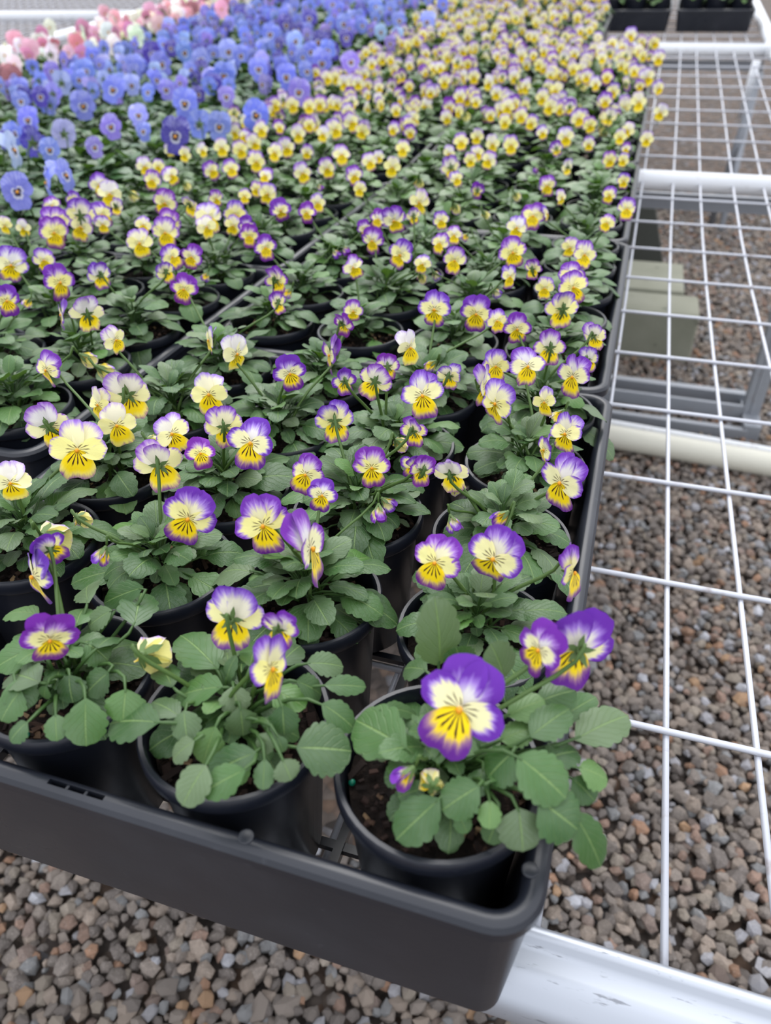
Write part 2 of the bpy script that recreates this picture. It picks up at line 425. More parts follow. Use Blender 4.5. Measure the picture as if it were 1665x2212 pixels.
# front rail: rolled aluminium profile with a bead along its back edge
prof = [(YL+.004, -.001), (YL+.0035, .0012), (YL+.001, .003), (YL-.002, .0032), (YL-.0045, .0015), (YL-.006, -.002), (YL-.010, -.0045),
        (YL-.018, -.0036), (YL-.024, -.0056), (.028, -.0095), (.022, -.0140), (.018, -.0200), (.0165, -.028), (.0175, -.036), (.020, -.041),
        (.024, -.044), (.0245, -.052), (.036, -.052), (.036, -.046), (YL-.008, -.046), (YL-.002, -.034), (YL+.002, -.012)]
m = MB(); xs = [-1.5, -.2, .0, .2, XE + .03]; n = len(prof)
m.put([(x, y, z) for x in xs for y, z in prof], [(i*n+k, i*n+(k+1) % n, (i+1)*n+(k+1) % n, (i+1)*n+k) for i in range(len(xs)-1) for k in range(n)] + [tuple(range(n)), tuple(range(len(xs)*n-1, (len(xs)-1)*n-1, -1))])
o = m.obj('front_rail', [M_PIPE], bench, M=LB); o['label'] = 'scuffed silver rail along the front edge'
RW = .0028
YEND = 6.6
i = -34
while X0 + i * DX < XE - .03:
    x = X0 + i * DX + (.004 * math.sin(i * 2.3))
    MB().tube(surf_pts(x, YL, YEND, -.0078), RW, 6).obj('wire', [M_WIRE], bench, M=LB); i += 1
j = 0
while Y0 + j * DY < YEND:
    y = Y0 + j * DY
    if not (abs(y - 2.01) < .02 or abs(y - 3.86) < .02):
        MB().tube([(-2.45, y, zb(y) - .0026), (-1, y, zb(y) - .0026), (0, y, zb(y) - .0026), (XE, y, zb(y) - .0026)], RW, 6).obj('wire', [M_WIRE], bench, M=LB)
    j += 1
wx = X0 + DX + .004 * math.sin(2.3); m = MB()
for k in range(5): m.put(*ball((wx - .005 + k*.0032, YL - .0015 + .001*(k % 2), .0012), (.003, .0024, .002), 8, 5))
m.obj('weld_bead', [M_PIPE], bench, M=LB)
for y in (2.02, 3.86):
    o = MB().tube([(-2.48, y, zb(y) - .002), (XE, y, zb(y) - .008)], .0245 if y < 3 else .027, 16).obj('cross_bar', [M_BAR], bench, M=LB)
    MB().box((-2.4, y + .03, zb(y) - .085), (XE - .01, y + .05, zb(y) - .045)).obj('under_rail', [M_LEG], bench, M=LB, smooth=False)
MB().tube(surf_pts(XE + .012, YL, 3.85, -.008, 20), .018, 14).obj('side_rail', [M_BAR], bench, M=LB)
MB().tube(surf_pts(XE + .012, 3.87, YEND, .006, 10), .026, 14).obj('side_rail', [M_BAR], bench, M=LB)
MB().tube([(XE+.012, 3.80, zb(3.8) - .004), (XE+.012, 3.93, zb(3.9) + .004)], .034, 14).obj('pipe_joint', [M_BAR], bench, M=LB)
# trestle under the first crossbar: two uprights, two braces
for x, y in ((.440, 2.03), (-1.4, 2.03)):
    m = MB(); m.box((x - .024, y - .02, gz(y) - .02), (x + .024, y + .02, -.03 + zb(y)), 0); m.box((x - .006, y - .0235, gz(y)), (x + .006, y - .019, -.05), 0)
    soften(m.obj('leg', [M_LEG], bench, M=LB, smooth=False), .003)
for y, w, z in ((2.125, .015, .03), (2.03, .006, .04), (1.95, .010, .012)):
    m = MB(); g0 = gz(y) + z
    m.put([(-1.4, y + .02 - w, g0 - .022), (.43, y - .012 - w, g0 - .022), (.43, y - .012 + w, g0 - .022), (-1.4, y + .02 + w, g0 - .022), (-1.4, y + .02 - w, g0 + .022), (.43, y - .012 - w, g0 + .022), (.43, y - .012 + w, g0 + .022), (-1.4, y + .02 + w, g0 + .022)],
          [(3,2,1,0),(4,5,6,7),(0,1,5,4),(1,2,6,5),(2,3,7,6),(3,0,4,7)])
    soften(m.obj('leg_brace', [M_LEG], bench, M=LB, smooth=False), .003)
soften(MB().box((.416, 1.93, gz(2) - .01), (.464, 2.14, gz(2) + .045)).obj('leg_foot', [M_LEG], bench, M=LB, smooth=False), .003)
for x, y, l in ((.395, 3.72, .235), (-.6, 3.72, .235)):
    MB().tube([(x, y, zb(y) - .02), (x - .006, y, zb(y) - l)], .017, 12).obj('leg_sleeve', [M_BAR], bench, M=LB)
    MB().tube([(x + .02, y - .05, zb(y) - .06), (x - .03, y - .02, gz(y))], .016, 10).obj('leg', [M_LEG], bench, M=LB)
    MB().tube([(x + .045, y + .2, zb(y) - .06), (x - .01, y - .3, gz(y) + .05)], .013, 8).obj('leg_brace', [M_LEG], bench, M=LB)
# the neighbouring bench beyond the pink pansies
b2 = empty('mesh_bench', (-4.5, 4.5, GROUND), 'empty white mesh bench beyond the pink pansies', 'bench')
LB2 = Matrix.Translation((4.5, -4.5, -GROUND))
x = -2.52
while x > -7:
    if abs(x + 3.3) > .04: MB().tube(surf_pts(x, 2.6, 7.4, -.0078, 14), RW, 5).obj('wire', [M_WIRE], b2, M=LB2)
    x -= DX
for j in range(int((7.4 - 2.6) / DY) + 1):
    y = 2.6 + j * DY
    MB().tube([(-7, y, zb(y) - .0026), (-2.5, y, zb(y) - .0026)], RW, 5).obj('wire', [M_WIRE], b2, M=LB2)
MB().tube(surf_pts(-3.3, 2.6, 7.4, .004, 16), .03, 12).obj('side_rail', [M_BAR], b2, M=LB2)
MB().tube([(-7, 4.82, zb(4.82) + .004), (-3.3, 4.82, zb(4.82) + .004)], .036, 12).obj('cross_bar', [M_BAR], b2, M=LB2)
for x, y in ((-3.3, 2.8), (-6.9, 2.8), (-3.3, 7.2), (-6.9, 7.2)):
    MB().tube([(x, y, zb(y) - .01), (x, y, gz(y))], .022, 10).obj('leg', [M_LEG], b2, M=LB2)

# ------------------------------------------------------------------ things on the gravel under the bench
o = MB().tube([(-1.6, 1.925, gz(1.9) + .034), (0, 1.805, gz(1.8) + .036), (1.4, 1.70, gz(1.7) + .036)], .034, 24).obj('drain_pipe', [M_PVC])
tag(o, 'thick cream plastic pipe lying on the gravel under the bench', 'pipe')
o = MB().tube([(-1.5, 1.995, gz(1.95) + .03), (0, 1.878, gz(1.87) + .034), (1.4, 1.773, gz(1.77) + .03)], .013, 10).obj('metal_rod', [M_BAR])
tag(soften(o, .004), 'thin pale grey metal rod lying just behind the cream pipe', 'rod')
m = MB().box((-.30, 2.36, GROUND), (.272, 2.556, -.44)); soften(m.obj('concrete_block', [M_CONC], smooth=False), .008)
tag(C.objects[-1], 'mossy concrete block nearer the cream pipe, under the mesh', 'block')
m = MB().box((-.30, 2.567, GROUND), (.225, 2.90, -.434)); soften(m.obj('concrete_block', [M_CONC], smooth=False), .008)
tag(C.objects[-1], 'mossy concrete block standing behind the other block', 'block')
M_DARK = N('dark leaning block').finish(lin((46, 48, 42)), .8)  # for the dark slanted shape, taken as another concrete block leaning there
o = MB().put([(-.05,3.0,-.60),(.20,3.0,-.60),(.19,3.14,-.60),(-.05,3.14,-.60),(-.05,3.16,-.30),(.09,3.16,-.30),(.09,3.26,-.30),(-.05,3.26,-.30)],
     [(3,2,1,0),(4,5,6,7),(0,1,5,4),(1,2,6,5),(2,3,7,6),(3,0,4,7)]).obj('leaning_block', [M_DARK], smooth=False)
tag(soften(o, .004), 'dark slanting block leaning behind the concrete blocks', 'timber')
o = MB().tube([(1.42, 11.2, gz(11.2) - .05), (1.46, 11.2, gz(9) + 1.9)], .02, 10).obj('steel_post', [M_LEG])
tag(o, 'thin dark steel post standing far beyond the bench', 'post')

# ------------------------------------------------------------------ carry trays
def tray_mesh(w, l, h=.125, slots=()):
    """rolled rim on tapering walls round a rounded rectangle; the rim is left open at the slots (x ranges on the front side)"""
    fl = .0135
    prof = [(-fl-.0105, .004), (-fl+.0005, h-.012), (-fl+.0015, h-.004), (-fl+.004, h-.0008), (-fl+.0055, h), (-.005, h), (-.002, h-.0010), (0, h-.0035), (-.0003, h-.0105), (-.0028, h-.0110), (-.0036, h-.0115), (-.0125, .002), (-.0145, 0), (-fl-.0105, .001)]
    rc = .026; n = len(prof); st = []
    def corner(cx, cy, a0):
        return [(cx, cy, a0 + math.pi/2 * k/8) for k in range(9)]
    xs, ys = w/2 - rc, l/2 - rc
    st += corner(-xs, -ys, math.pi)
    marks = sorted([q for s in slots for q in s])
    stops = [('s', q) for q in marks]
    for _, q in stops: st.append((q, -ys, 1.5*math.pi))
    st += corner(xs, -ys, 1.5*math.pi); st += corner(xs, ys, 0); st += corner(-xs, ys, math.pi/2)
    vs = []
    for cx, cy, a in st:
        for d, z in prof: vs.append((cx + (rc + d) * math.cos(a), cy + (rc + d) * math.sin(a), z))
    fs = []; k = len(st)
    for i in range(k):
        j = (i + 1) % k
        open_ = any(abs(st[i][0]-s[0]) < 1e-6 and abs(st[j][0]-s[1]) < 1e-6 and st[i][1] == -ys == st[j][1] for s in slots)
        for q in range(n):
            if open_ and q == 4: continue
            fs.append((i*n+q, j*n+q, j*n+(q+1) % n, i*n+(q+1) % n))
    mb = MB().put(vs, fs)
    for a, b in slots:                                     # pocket with two webs under each opening
        y0, y1, z1, z0 = -l/2 + .005, -l/2 + fl - .0055, h, h - .0095
        c = 3; L = (b - a)
        mb.put([(a,y0,z1),(b,y0,z1),(b,y1,z1),(a,y1,z1),(a,y0,z0),(b,y0,z0),(b,y1,z0),(a,y1,z0)], [(0,1,5,4),(1,2,6,5),(2,3,7,6),(3,0,4,7),(4,5,6,7)])
        for t in (1, 2):
            x = a + L*t/c; mb.box((x-.0008, y0, z0), (x+.0008, y1, z1-.001))
    return mb
def tray_base(w, l):
    m = MB(); iw, il = w/2 - .022, l/2 - .022
    nx, ny = max(2, int(w/.058)), max(2, int(l/.058))
    for k in range(nx + 1):
        x = -iw + 2*iw*k/nx; m.box((x-.003, -il, .002), (x+.003, il, .010))
    for k in range(ny + 1):
        y = -il + 2*il*k/ny; m.box((-iw, y-.003, .003), (iw, y+.003, .008))
    return m
TW, TL, TP = .476, .5535, .5565
ME_TRAY_FRONT = tray_mesh(TW, TL, slots=((-.0265, .0085),)).me('tray_shell', [M_TRAY], True, 32)
ME_TRAY = tray_mesh(TW, TL).me('tray_shell', [M_TRAY], True, 32); ME_BASE = tray_base(TW, TL).me('tray_base', [M_TRAY], False)
def rim_stud():
    return MB().lathe([(.0042, 0), (.0042, .0006), (.0036, .0008), (.0001, .0008)], 16, close=False).me('rim_stud', [M_TRAY])
ME_STUD = rim_stud()
def tray(x, y, label, shell=ME_TRAY, base=ME_BASE, group='black carry trays on the bench', l=TL, studs=False):
    """x = centre, y = front edge"""
    yc = y + l/2; s = (zb(y + l) - zb(y)) / l
    t = empty('carry_tray', (x, yc, (zb(y + l) + zb(y))/2 + .0005), label, 'tray', group); t.rotation_euler.x = math.atan(s)
    add('tray_shell', shell, t); add('tray_base', base, t)
    if studs:
        for q in ((.2285, -.243, .1248), (.090, -.2678, .1248)):
            add('rim_stud', ME_STUD, t, Matrix.Translation(q))
    return t
ORD = ['front', 'second', 'third', 'fourth', 'fifth', 'sixth', 'seventh', 'eighth', 'ninth', 'tenth', 'eleventh', 'twelfth', 'thirteenth', 'fourteenth', 'fifteenth', 'sixteenth', 'seventeenth', 'eighteenth', 'nineteenth', 'twentieth'] + ['twenty-' + q for q in ('first','second','third','fourth','fifth','sixth','seventh','eighth','ninth')] + ['thirtieth'] + ['thirty-' + q for q in ('first','second','third','fourth','fifth','sixth','seventh','eighth','ninth')] + ['fortieth']
def seen(p, m=60, h=.0):
    u, v, z = proj(p); return z > .1 and -m < u < 1665 + m and -m < v < 2212 + m

# ------------------------------------------------------------------ plant pieces
def leaf_verts(nl, nw, seed, cren=.10, lobes=6, wid=.36, arch=.10, fold=.10, wav=.03, pf=.0, shape=.75):
    """blade in x across, y along (0..1), z up; returns verts, faces, uv"""
    rr = random.Random(seed); ph = rr.uniform(0, 6)
    vs = []; uv = []
    for i in range(nl + 1):
        s = i / nl
        q = min(1, s / (.60 * shape)); w = wid * (q * (2 - q)) ** .95
        w *= max(0, 1 - max(0, (s - .40) / .60) ** 2.5) ** .5
        if cren and .1 < s < 1: w *= 1 - cren + cren * abs(math.sin(math.pi * lobes * (s - .06))) ** .55 * 1.12
        if s == 1: w = .015
        if s == 0: w = .012
        for j in range(nw + 1):
            t = 2 * j / nw - 1
            x = t * w
            y = s + (0 if not cren else .02 * (1 - abs(t)))
            z = arch * (1 - (2 * s - .7) ** 2) + fold * abs(x) - .5 * abs(x) ** 2 + wav * abs(t) ** 2 * math.sin(9 * s + ph + (2 if t > 0 else 0))
            vs.append((x, y, z)); uv.append((.5 + .5 * t, s))
    fs = [(i*(nw+1)+j, i*(nw+1)+j+1, (i+1)*(nw+1)+j+1, (i+1)*(nw+1)+j) for i in range(nl) for j in range(nw)]
    return vs, fs, uv
def leaf_with_stalk(nl, nw, seed, pf, r=.016, **kw):
    """stalk of length pf rising from the origin, blade beyond, unit length in all"""
    v, f, uv = leaf_verts(nl, nw, seed, **kw); b = 1 - pf
    m = MB(); z0 = .62 * pf
    ty = [(0, 0, 0), (0, pf*.42, z0*.62), (0, pf*.85, z0*.98), (0, pf + b*.10, z0 + b*.03)]
    z_first = v[0][2]
    m.tube(ty, [r*1.2, r, r, r*.5], 5 if nw > 2 else 3, 1, cap=False)
    m.put([(x*b, pf + y*b, z0 + (z - z_first)*b) for x, y, z in v], f, 0, uv)
    return m
ME_LEAF = [leaf_with_stalk(30, 6, 11 + k, (.30, .36, .42, .34)[k], cren=.15, lobes=(4, 5, 5, 6)[k], wid=(.36, .33, .40, .30)[k], arch=(.13, .08, .16, .11)[k], fold=(.12, .2, .05, .15)[k]).me('leaf', [M_LEAF, M_STALK]) for k in range(4)]
ME_LEAFM = [leaf_with_stalk(14, 4, 31 + k, (.30, .36, .42, .34)[k], cren=.09, lobes=4, wid=(.37, .34, .42, .32)[k], arch=(.13, .08, .17, .1)[k]).me('leaf', [M_LEAF, M_STALK]) for k in range(4)]
LOWLEAF = [leaf_with_stalk(5, 2, 51 + k, .34, cren=0, wid=(.36, .32, .40)[k], arch=(.15, .10, .2)[k]) for k in range(3)]

def rosette(rr, n, rad, tall=1.):
    """local matrices of the leaves of one plant, crown at the origin"""
    Ms = []
    for k in range(n):
        q = (k + .5) / n; az = k * 2.39996 + rr.uniform(-.3, .3)
        el = math.radians(46 - 58 * q ** .9 + rr.uniform(-13, 13))
        L = rad * (.52 + .48 * q) * rr.uniform(.66, 1.15)
        if rr.random() < .2: L *= .62
        st = rr.uniform(0, .014) * q
        z = (1 - q) * .026 * tall + rr.uniform(0, .010)
        M = Matrix.Rotation(az, 4, 'Z') @ Matrix.Translation((0, st, z)) @ Matrix.Rotation(el * min(1.15, tall), 4, 'X') @ Matrix.Rotation(rr.uniform(-.35, .35), 4, 'Y')
        M = M @ Matrix.Diagonal((L * rr.uniform(.85, 1.12), L, L, 1))
        Ms.append(M)
    return Ms
def foliage_mesh(seed, n, rad, mat, tall=1.):
    rr = random.Random(seed); m = MB()
    for M in rosette(rr, n, rad, tall):
        s = LOWLEAF[rr.randrange(3)]
        m.put([M @ Vector(v) for v in s.v], s.f, s.m, s.uv)
    return m.me('foliage', [mat, M_STALK])
ME_FOL = [foliage_mesh(100 + k, 46, .064, M_LEAFI, 1.05) for k in range(6)]
ME_FOLP = [foliage_mesh(200 + k, 44, .086, M_LEAFP, 1.1) for k in range(6)]

def petal(L, Wd, ang, seed, z0=0., notch=0., curl=-.10, ruffle=.03, cup=.0, nr=7, na=22, mi=0, obov=.42):
    rr = random.Random(seed); ph = rr.uniform(0, 6.28); k1 = rr.choice((3, 4, 5)); vs = [(0, 0, z0)]; uv = [(.5, 0)]
    ca, sa = math.cos(ang), math.sin(ang); fs = []
    jit = [rr.uniform(-.02, .02) for _ in range(na + 1)]
    for i in range(1, nr + 1):
        r = i / nr
        for j in range(na + 1):
            t = -1 + 2 * j / na; phi = t * math.pi * .93
            yo = L * (1 + math.cos(phi)) / 2; xo = Wd / 2 * math.sin(phi) * (1 - obov + obov * yo / L) * 1.15
            yo *= 1 - notch * math.exp(-(t / .11) ** 2) + jit[j] + .02 * math.sin(k1 * 2 * phi + ph)
            x, y = xo * r, yo * r
            z = z0 + curl * L * (y / L) ** 2 + ruffle * Wd * math.sin(k1 * phi + ph) * r ** 3 * (yo / L) + cup * (x / Wd) ** 2 * L
            vs.append((x * ca - y * sa, x * sa + y * ca, z))
            ee = r * (.50 + .50 * min(1, (yo / L) * 1.5))
            uv.append((.5 + math.atan2(xo, max(yo, 1e-4) + .12 * L) / math.pi, ee))
    w = na + 1
    for j in range(na): fs.append((0, 1 + j + 1, 1 + j)[::-1])
    for i in range(nr - 1):
        for j in range(na):
            a = 1 + i*w + j; fs.append((a, a + 1, a + w + 1, a + w)[::-1])
    return vs, fs, uv
D2 = math.radians
def viola_petals(seed, lo=False, wild=1.):
    rr = random.Random(seed); k = dict(nr=4, na=9) if lo else {}
    j = lambda s: rr.uniform(-s, s) * wild
    return [('petal', petal(.56, .55, D2(20 + j(6)), seed+1, -.055, curl=-.22 + j(.14), ruffle=.045 * wild, **k), M_VU),
            ('petal', petal(.56, .55, D2(-22 + j(6)), seed+2, -.035, curl=-.16 + j(.14), ruffle=.045 * wild, **k), M_VU),
            ('petal', petal(.50, .45, D2(82 + j(9)), seed+3, -.005, curl=-.02 + j(.16), ruffle=.035 * wild, cup=.1, **k), M_VS),
            ('petal', petal(.50, .45, D2(-84 + j(9)), seed+4, .0, curl=-.04 + j(.16), ruffle=.035 * wild, cup=.1, **k), M_VS),
            ('petal', petal(.58, .66, D2(180 + j(5)), seed+5, .02, notch=.10, curl=-.16 + j(.12), ruffle=.04 * wild, **k), M_VL)]
def pansy_petals(seed, mu, ml, lo=True):
    rr = random.Random(seed); k = dict(nr=4, na=10, obov=.25) if lo else dict(obov=.25)
    j = lambda s: rr.uniform(-s, s)
    return [('petal', petal(.56, .58, D2(25 + j(9)), seed+1, -.06, curl=-.3 + j(.35), ruffle=.06, **k), mu),
            ('petal', petal(.56, .58, D2(-25 + j(9)), seed+2, -.04, curl=-.2 + j(.35), ruffle=.06, **k), mu),
            ('petal', petal(.47, .50, D2(82 + j(10)), seed+3, -.005, curl=-.05 + j(.3), ruffle=.05, **k), ml),
            ('petal', petal(.47, .50, D2(-82 + j(10)), seed+4, .0, curl=-.05 + j(.3), ruffle=.05, **k), ml),
            ('petal', petal(.54, .64, D2(180 + j(6)), seed+5, .02, notch=.05, curl=-.15 + j(.25), ruffle=.07, **k), ml)]
def calyx_mb(n=6):
    m = MB()
    for k in range(5):                                     # sepals
        a = 2*math.pi*k/5 + .3; L = .25 if k % 2 else .21
        d = Vector((math.cos(a), math.sin(a), -.10)); t = Vector((-math.sin(a), math.cos(a), 0))
        c = Vector((0, 0, -.12)); pts = [c - d*.07 + t*.03, c - d*.07 - t*.03, c + d*L*.5 - t*.042 + Vector((0,0,.02)), c + d*L*.5 + t*.042 + Vector((0,0,.02)), c + d*L + Vector((0, 0, .0))]
        m.put(pts, [(0, 1, 2, 3), (3, 2, 4)])
    m.put(*ball((0, 0, -.13), (.055, .055, .06), 8, 5))     # receptacle
    m.tube([(0, -.02, -.12), (0, -.03, -.2), (0, -.02, -.25)], [.035, .03, .015], 6)   # spur
    m.put(*ball((0, -.015, .035), (.035, .045, .03), 8, 5), 1)  # throat
    return m
ME_CALYX = calyx_mb().me('flower', [M_SEP, M_EYE])
ME_PETALS = []
for s in range(6):
    row = []
    for nm, (v, f, uv), mt in viola_petals(1000 + 37*s, wild=1.1): row.append(mesh('petal', v, f, [mt], uv=uv))
    ME_PETALS.append(row)
def join_flower(ps, mats, stem=True):
    m = MB()
    for nm, (v, f, uv), mt in ps: m.put(v, f, mats.index(mt), uv)
    c = calyx_mb(); m.put(c.v, c.f, [mats.index(M_SEP) if q == 0 else mats.index(M_EYE) for q in c.m])
    if stem: m.tube([(0, 0, -.15), (0, .05, -.3), (0, -.25, -.42), (0, -.9, -.5)], .028, 4, mats.index(M_STEM))
    return m.me('flower', mats)
VM = [M_VU, M_VS, M_VL, M_SEP, M_EYE, M_STEM]; BM_ = [M_PU, M_PL, M_SEP, M_EYE, M_STEM]; KM = [M_PK, M_SEP, M_EYE, M_STEM]
ME_VFAR = [join_flower(viola_petals(2000 + 41*k, True, 1.3), VM) for k in range(8)]
ME_BFAR = [join_flower(pansy_petals(3000 + 41*k, M_PU, M_PL), BM_) for k in range(8)]
ME_KFAR = [join_flower(pansy_petals(4000 + 41*k, M_PK, M_PK), KM) for k in range(6)]
def closed_bud(seed):
    """half-opened nodding flower: petals folded forward into a bell"""
    m = MB(); mats = [M_VU, M_VS, M_VL, M_SEP]
    for k in range(5):
        v, f, uv = petal(.62, .42, 0, seed + k, 0, curl=.0, ruffle=.06, cup=-.5, nr=5, na=10)
        Mx = Matrix.Rotation(2*math.pi*k/5, 4, 'Z') @ Matrix.Rotation(D2(66 + 6*(k % 2)), 4, 'X')
        m.put([Mx @ Vector(p) for p in v], f, (0, 1, 1, 0, 2)[k], uv)
    for k in range(5):
        a = 2*math.pi*k/5; d = Vector((math.cos(a)*.55, math.sin(a)*.55, .8)); t = Vector((-math.sin(a), math.cos(a), 0)); c = Vector((math.cos(a)*.06, math.sin(a)*.06, -.02))
        m.put([c - d*.12 + t*.03, c - d*.12 - t*.03, c + d*.18 - t*.06, c + d*.18 + t*.06, c + d*.34], [(0, 1, 2, 3), (3, 2, 4)], 3)
    m.put(*ball((0, 0, -.02), (.07, .07, .08), 8, 5), 3)
    return m.me('flower_bud', mats)
ME_BUD = [closed_bud(5000 + 31*k) for k in range(4)]

# pots
def pot_me(n, Rr=.0522, H=.124):
    k = Rr / .0535; rb = Rr * .76
    prof = [(rb*.2, 0), (rb - .003, 0), (rb, .003), (Rr - .0055, H - .020), (Rr - .0045, H - .0125), (Rr - .0012, H - .0115), (Rr, H - .0095), (Rr, H - .0015), (Rr - .001, H), (Rr - .0032, H), (Rr - .0042, H - .0015), (Rr - .0052, H - .014), (Rr - .0075, H - .036)]
    if n < 24: prof = [prof[i] for i in (1, 3, 5, 7, 8, 9, 11, 12)]
    return MB().lathe(prof, n).me('pot', [M_POT], True, 50)
def soil_me(n, seed, Rr=.0522, H=.124):
    rr = random.Random(seed); rings = [.0, .25, .5, .75, .97]; vs = []; fs = []; z0 = H - .017
    for i, q in enumerate(rings):
        for k in range(n):
            a = 2*math.pi*k/n; r = q * (Rr - .0055)
            vs.append((r*math.cos(a), r*math.sin(a), z0 + .003*(1-q) + (rr.uniform(-.002, .002) if 0 < i else .003)))
    for i in range(4):
        for k in range(n): fs.append((i*n+k, (i+1)*n+k, (i+1)*n+(k+1) % n, i*n+(k+1) % n))
    return mesh('soil', vs, fs, [M_SOIL])
def bark_me(seed, n, Rr=.0522, H=.124):
    rr = random.Random(seed); m = MB()
    for k in range(n):
        a = rr.uniform(0, 6.283); r = (Rr - .009) * math.sqrt(rr.uniform(.05, 1))
        big = rr.random() < .14
        l, w, h = ((rr.uniform(.007, .014), rr.uniform(.003, .005), .0012) if big else (rr.uniform(.002, .0055), rr.uniform(.0015, .0032), rr.uniform(.001, .002)))
        Mx = Matrix.Translation((r*math.cos(a), r*math.sin(a), H - .0145 + rr.uniform(0, .0025) + .002*(1 - r/Rr))) @ Matrix.Rotation(rr.uniform(0, 6.3), 4, 'Z') @ Matrix.Rotation(rr.gauss(0, .4), 4, 'X') @ Matrix.Rotation(rr.gauss(0, .3), 4, 'Y')
        b = MB().box((-l/2, -w/2, -h/2), (l/2, w/2, h/2))
        m.put([Mx @ (Vector(v) * (1 + rr.uniform(-.25, .2))) for v in b.v], b.f)
    return m.me('bark_chips', [M_BARK], False)
POTR, POTH = .0522, .124
ME_POT, ME_POTF = pot_me(48), pot_me(18)
ME_SOIL = [soil_me(20, 60 + k) for k in range(3)]
ME_BARK = [bark_me(70 + k, 190) for k in range(3)]

# ------------------------------------------------------------------ where the pots stand
class Pot: pass
pots = []
TRAYX = [-.226, -.728, -1.208, -1.688, -2.168]
COLX = [-.171, -.057, .057, .171]; ROWY = [.0685, .1735, .2785, .3835, .4880]
tray_y0 = [-.010, -.285, -.12, -.33, -.2]
kinds = ['viola', 'viola', 'blue', 'blue', 'pink']
tray_n = [5, 8, 9, 9, 9]
rowname = ['beside the bare mesh', 'next to the trays along the bare mesh', 'of blue pansies beside the violas', 'of blue pansies beside the pink ones', 'of pink pansies']
def tshift(ti, k): return (-.003 - .005 * k) if ti == 0 and k > 0 else (-.002 if ti == 0 else 0)
for ti, tx in enumerate(TRAYX):
    vis = 0
    for k in range(tray_n[ti]):
        y = tray_y0[ti] + k * TP
        here = []
        for ci, cx in enumerate(COLX):
            for ri, ry in enumerate(ROWY):
                p = Pot(); p.kind = kinds[ti]; p.col = (3 - ci) + 4 * ti; p.row = k * 5 + ri
                if ti == 4 and (ci < 1): continue
                p.x = tx + cx + tshift(ti, k) + R.uniform(-.0015, .0015); p.y = y + ry + R.uniform(-.0012, .0012); p.z = zb(p.y) + .0105
                p.flowers = []; p.scale = 1.; p.name = None; p.leaves = None
                q = (p.x, p.y, p.z + .16)
                u, v, z = proj(q)
                m_ = 70 + 75 * 0.13 / max(z, .2) * 4
                if z > .15 and -m_ < u < 1665 + m_ and -120 < v < 2212 + m_ and p.y > -.06: here.append(p)
        if here:
            vis += 1
            if ti == 0: lab = 'black plastic tray of violas at the bare mesh, %s from the front rail' % ORD[k].replace('front', 'first')
            else: lab = 'black plastic tray %s, %s one in view' % (rowname[ti], ORD[vis - 1].replace('front', 'nearest of the row, first'))
            lab = lab.replace('nearest of the row, first one in view', 'first one in view')
            tray(tx + tshift(ti, k), y, lab, ME_TRAY_FRONT if ti == 0 and k == 0 else ME_TRAY, studs=(ti == 0 and k == 0))
            pots += here
# half tray past the end of the mesh-side row
ME_HALF = tray_mesh(.242, TL).me('tray_shell', [M_TRAY], True, 32); ME_HALFB = tray_base(.242, TL).me('tray_base', [M_TRAY], False)
for k in (5, 6):
    y = tray_y0[0] + k * TP
    tray(-.345, y, 'narrow black tray of violas past the end of the mesh-side row, %s one' % ('nearer' if k == 5 else 'farther'), ME_HALF, ME_HALFB)
    for ci in (0, 1):
        for ri, ry in enumerate(ROWY):
            p = Pot(); p.kind = 'viola'; p.col = 3 - ci; p.row = k*5 + ri; p.x = -.228 + COLX[ci]; p.y = y + ry; p.z = zb(p.y) + .0105
            p.flowers = []; p.scale = 1.; p.name = None; p.leaves = None; pots.append(p)

def nearest(pt, kind):
    best = None; bd = 9
    for p in pots:
        if p.kind != kind: continue
        d = math.hypot(p.x - pt[0], p.y - pt[1])
        if d < bd: bd = d; best = p
    return best, bd
def hero(col, row, dx=0., dy=0., s=1.):
    for p in pots:
        if p.kind == 'viola' and p.col == col and p.row == row:
            p.x = TRAYX[0] + COLX[3 - col] + dx; p.y = tray_y0[0] + ROWY[row] + dy; p.scale = s
            return p
PA = hero(0, 0, .0005, .001, 1.06); PA.z += .003; PB = hero(1, 0, -.004, 0, 1.05); PC = hero(2, 0, -.004); PZ = hero(0, 1, -.001, .003, .98); PP = hero(1, 1, -.004, .003, .98)
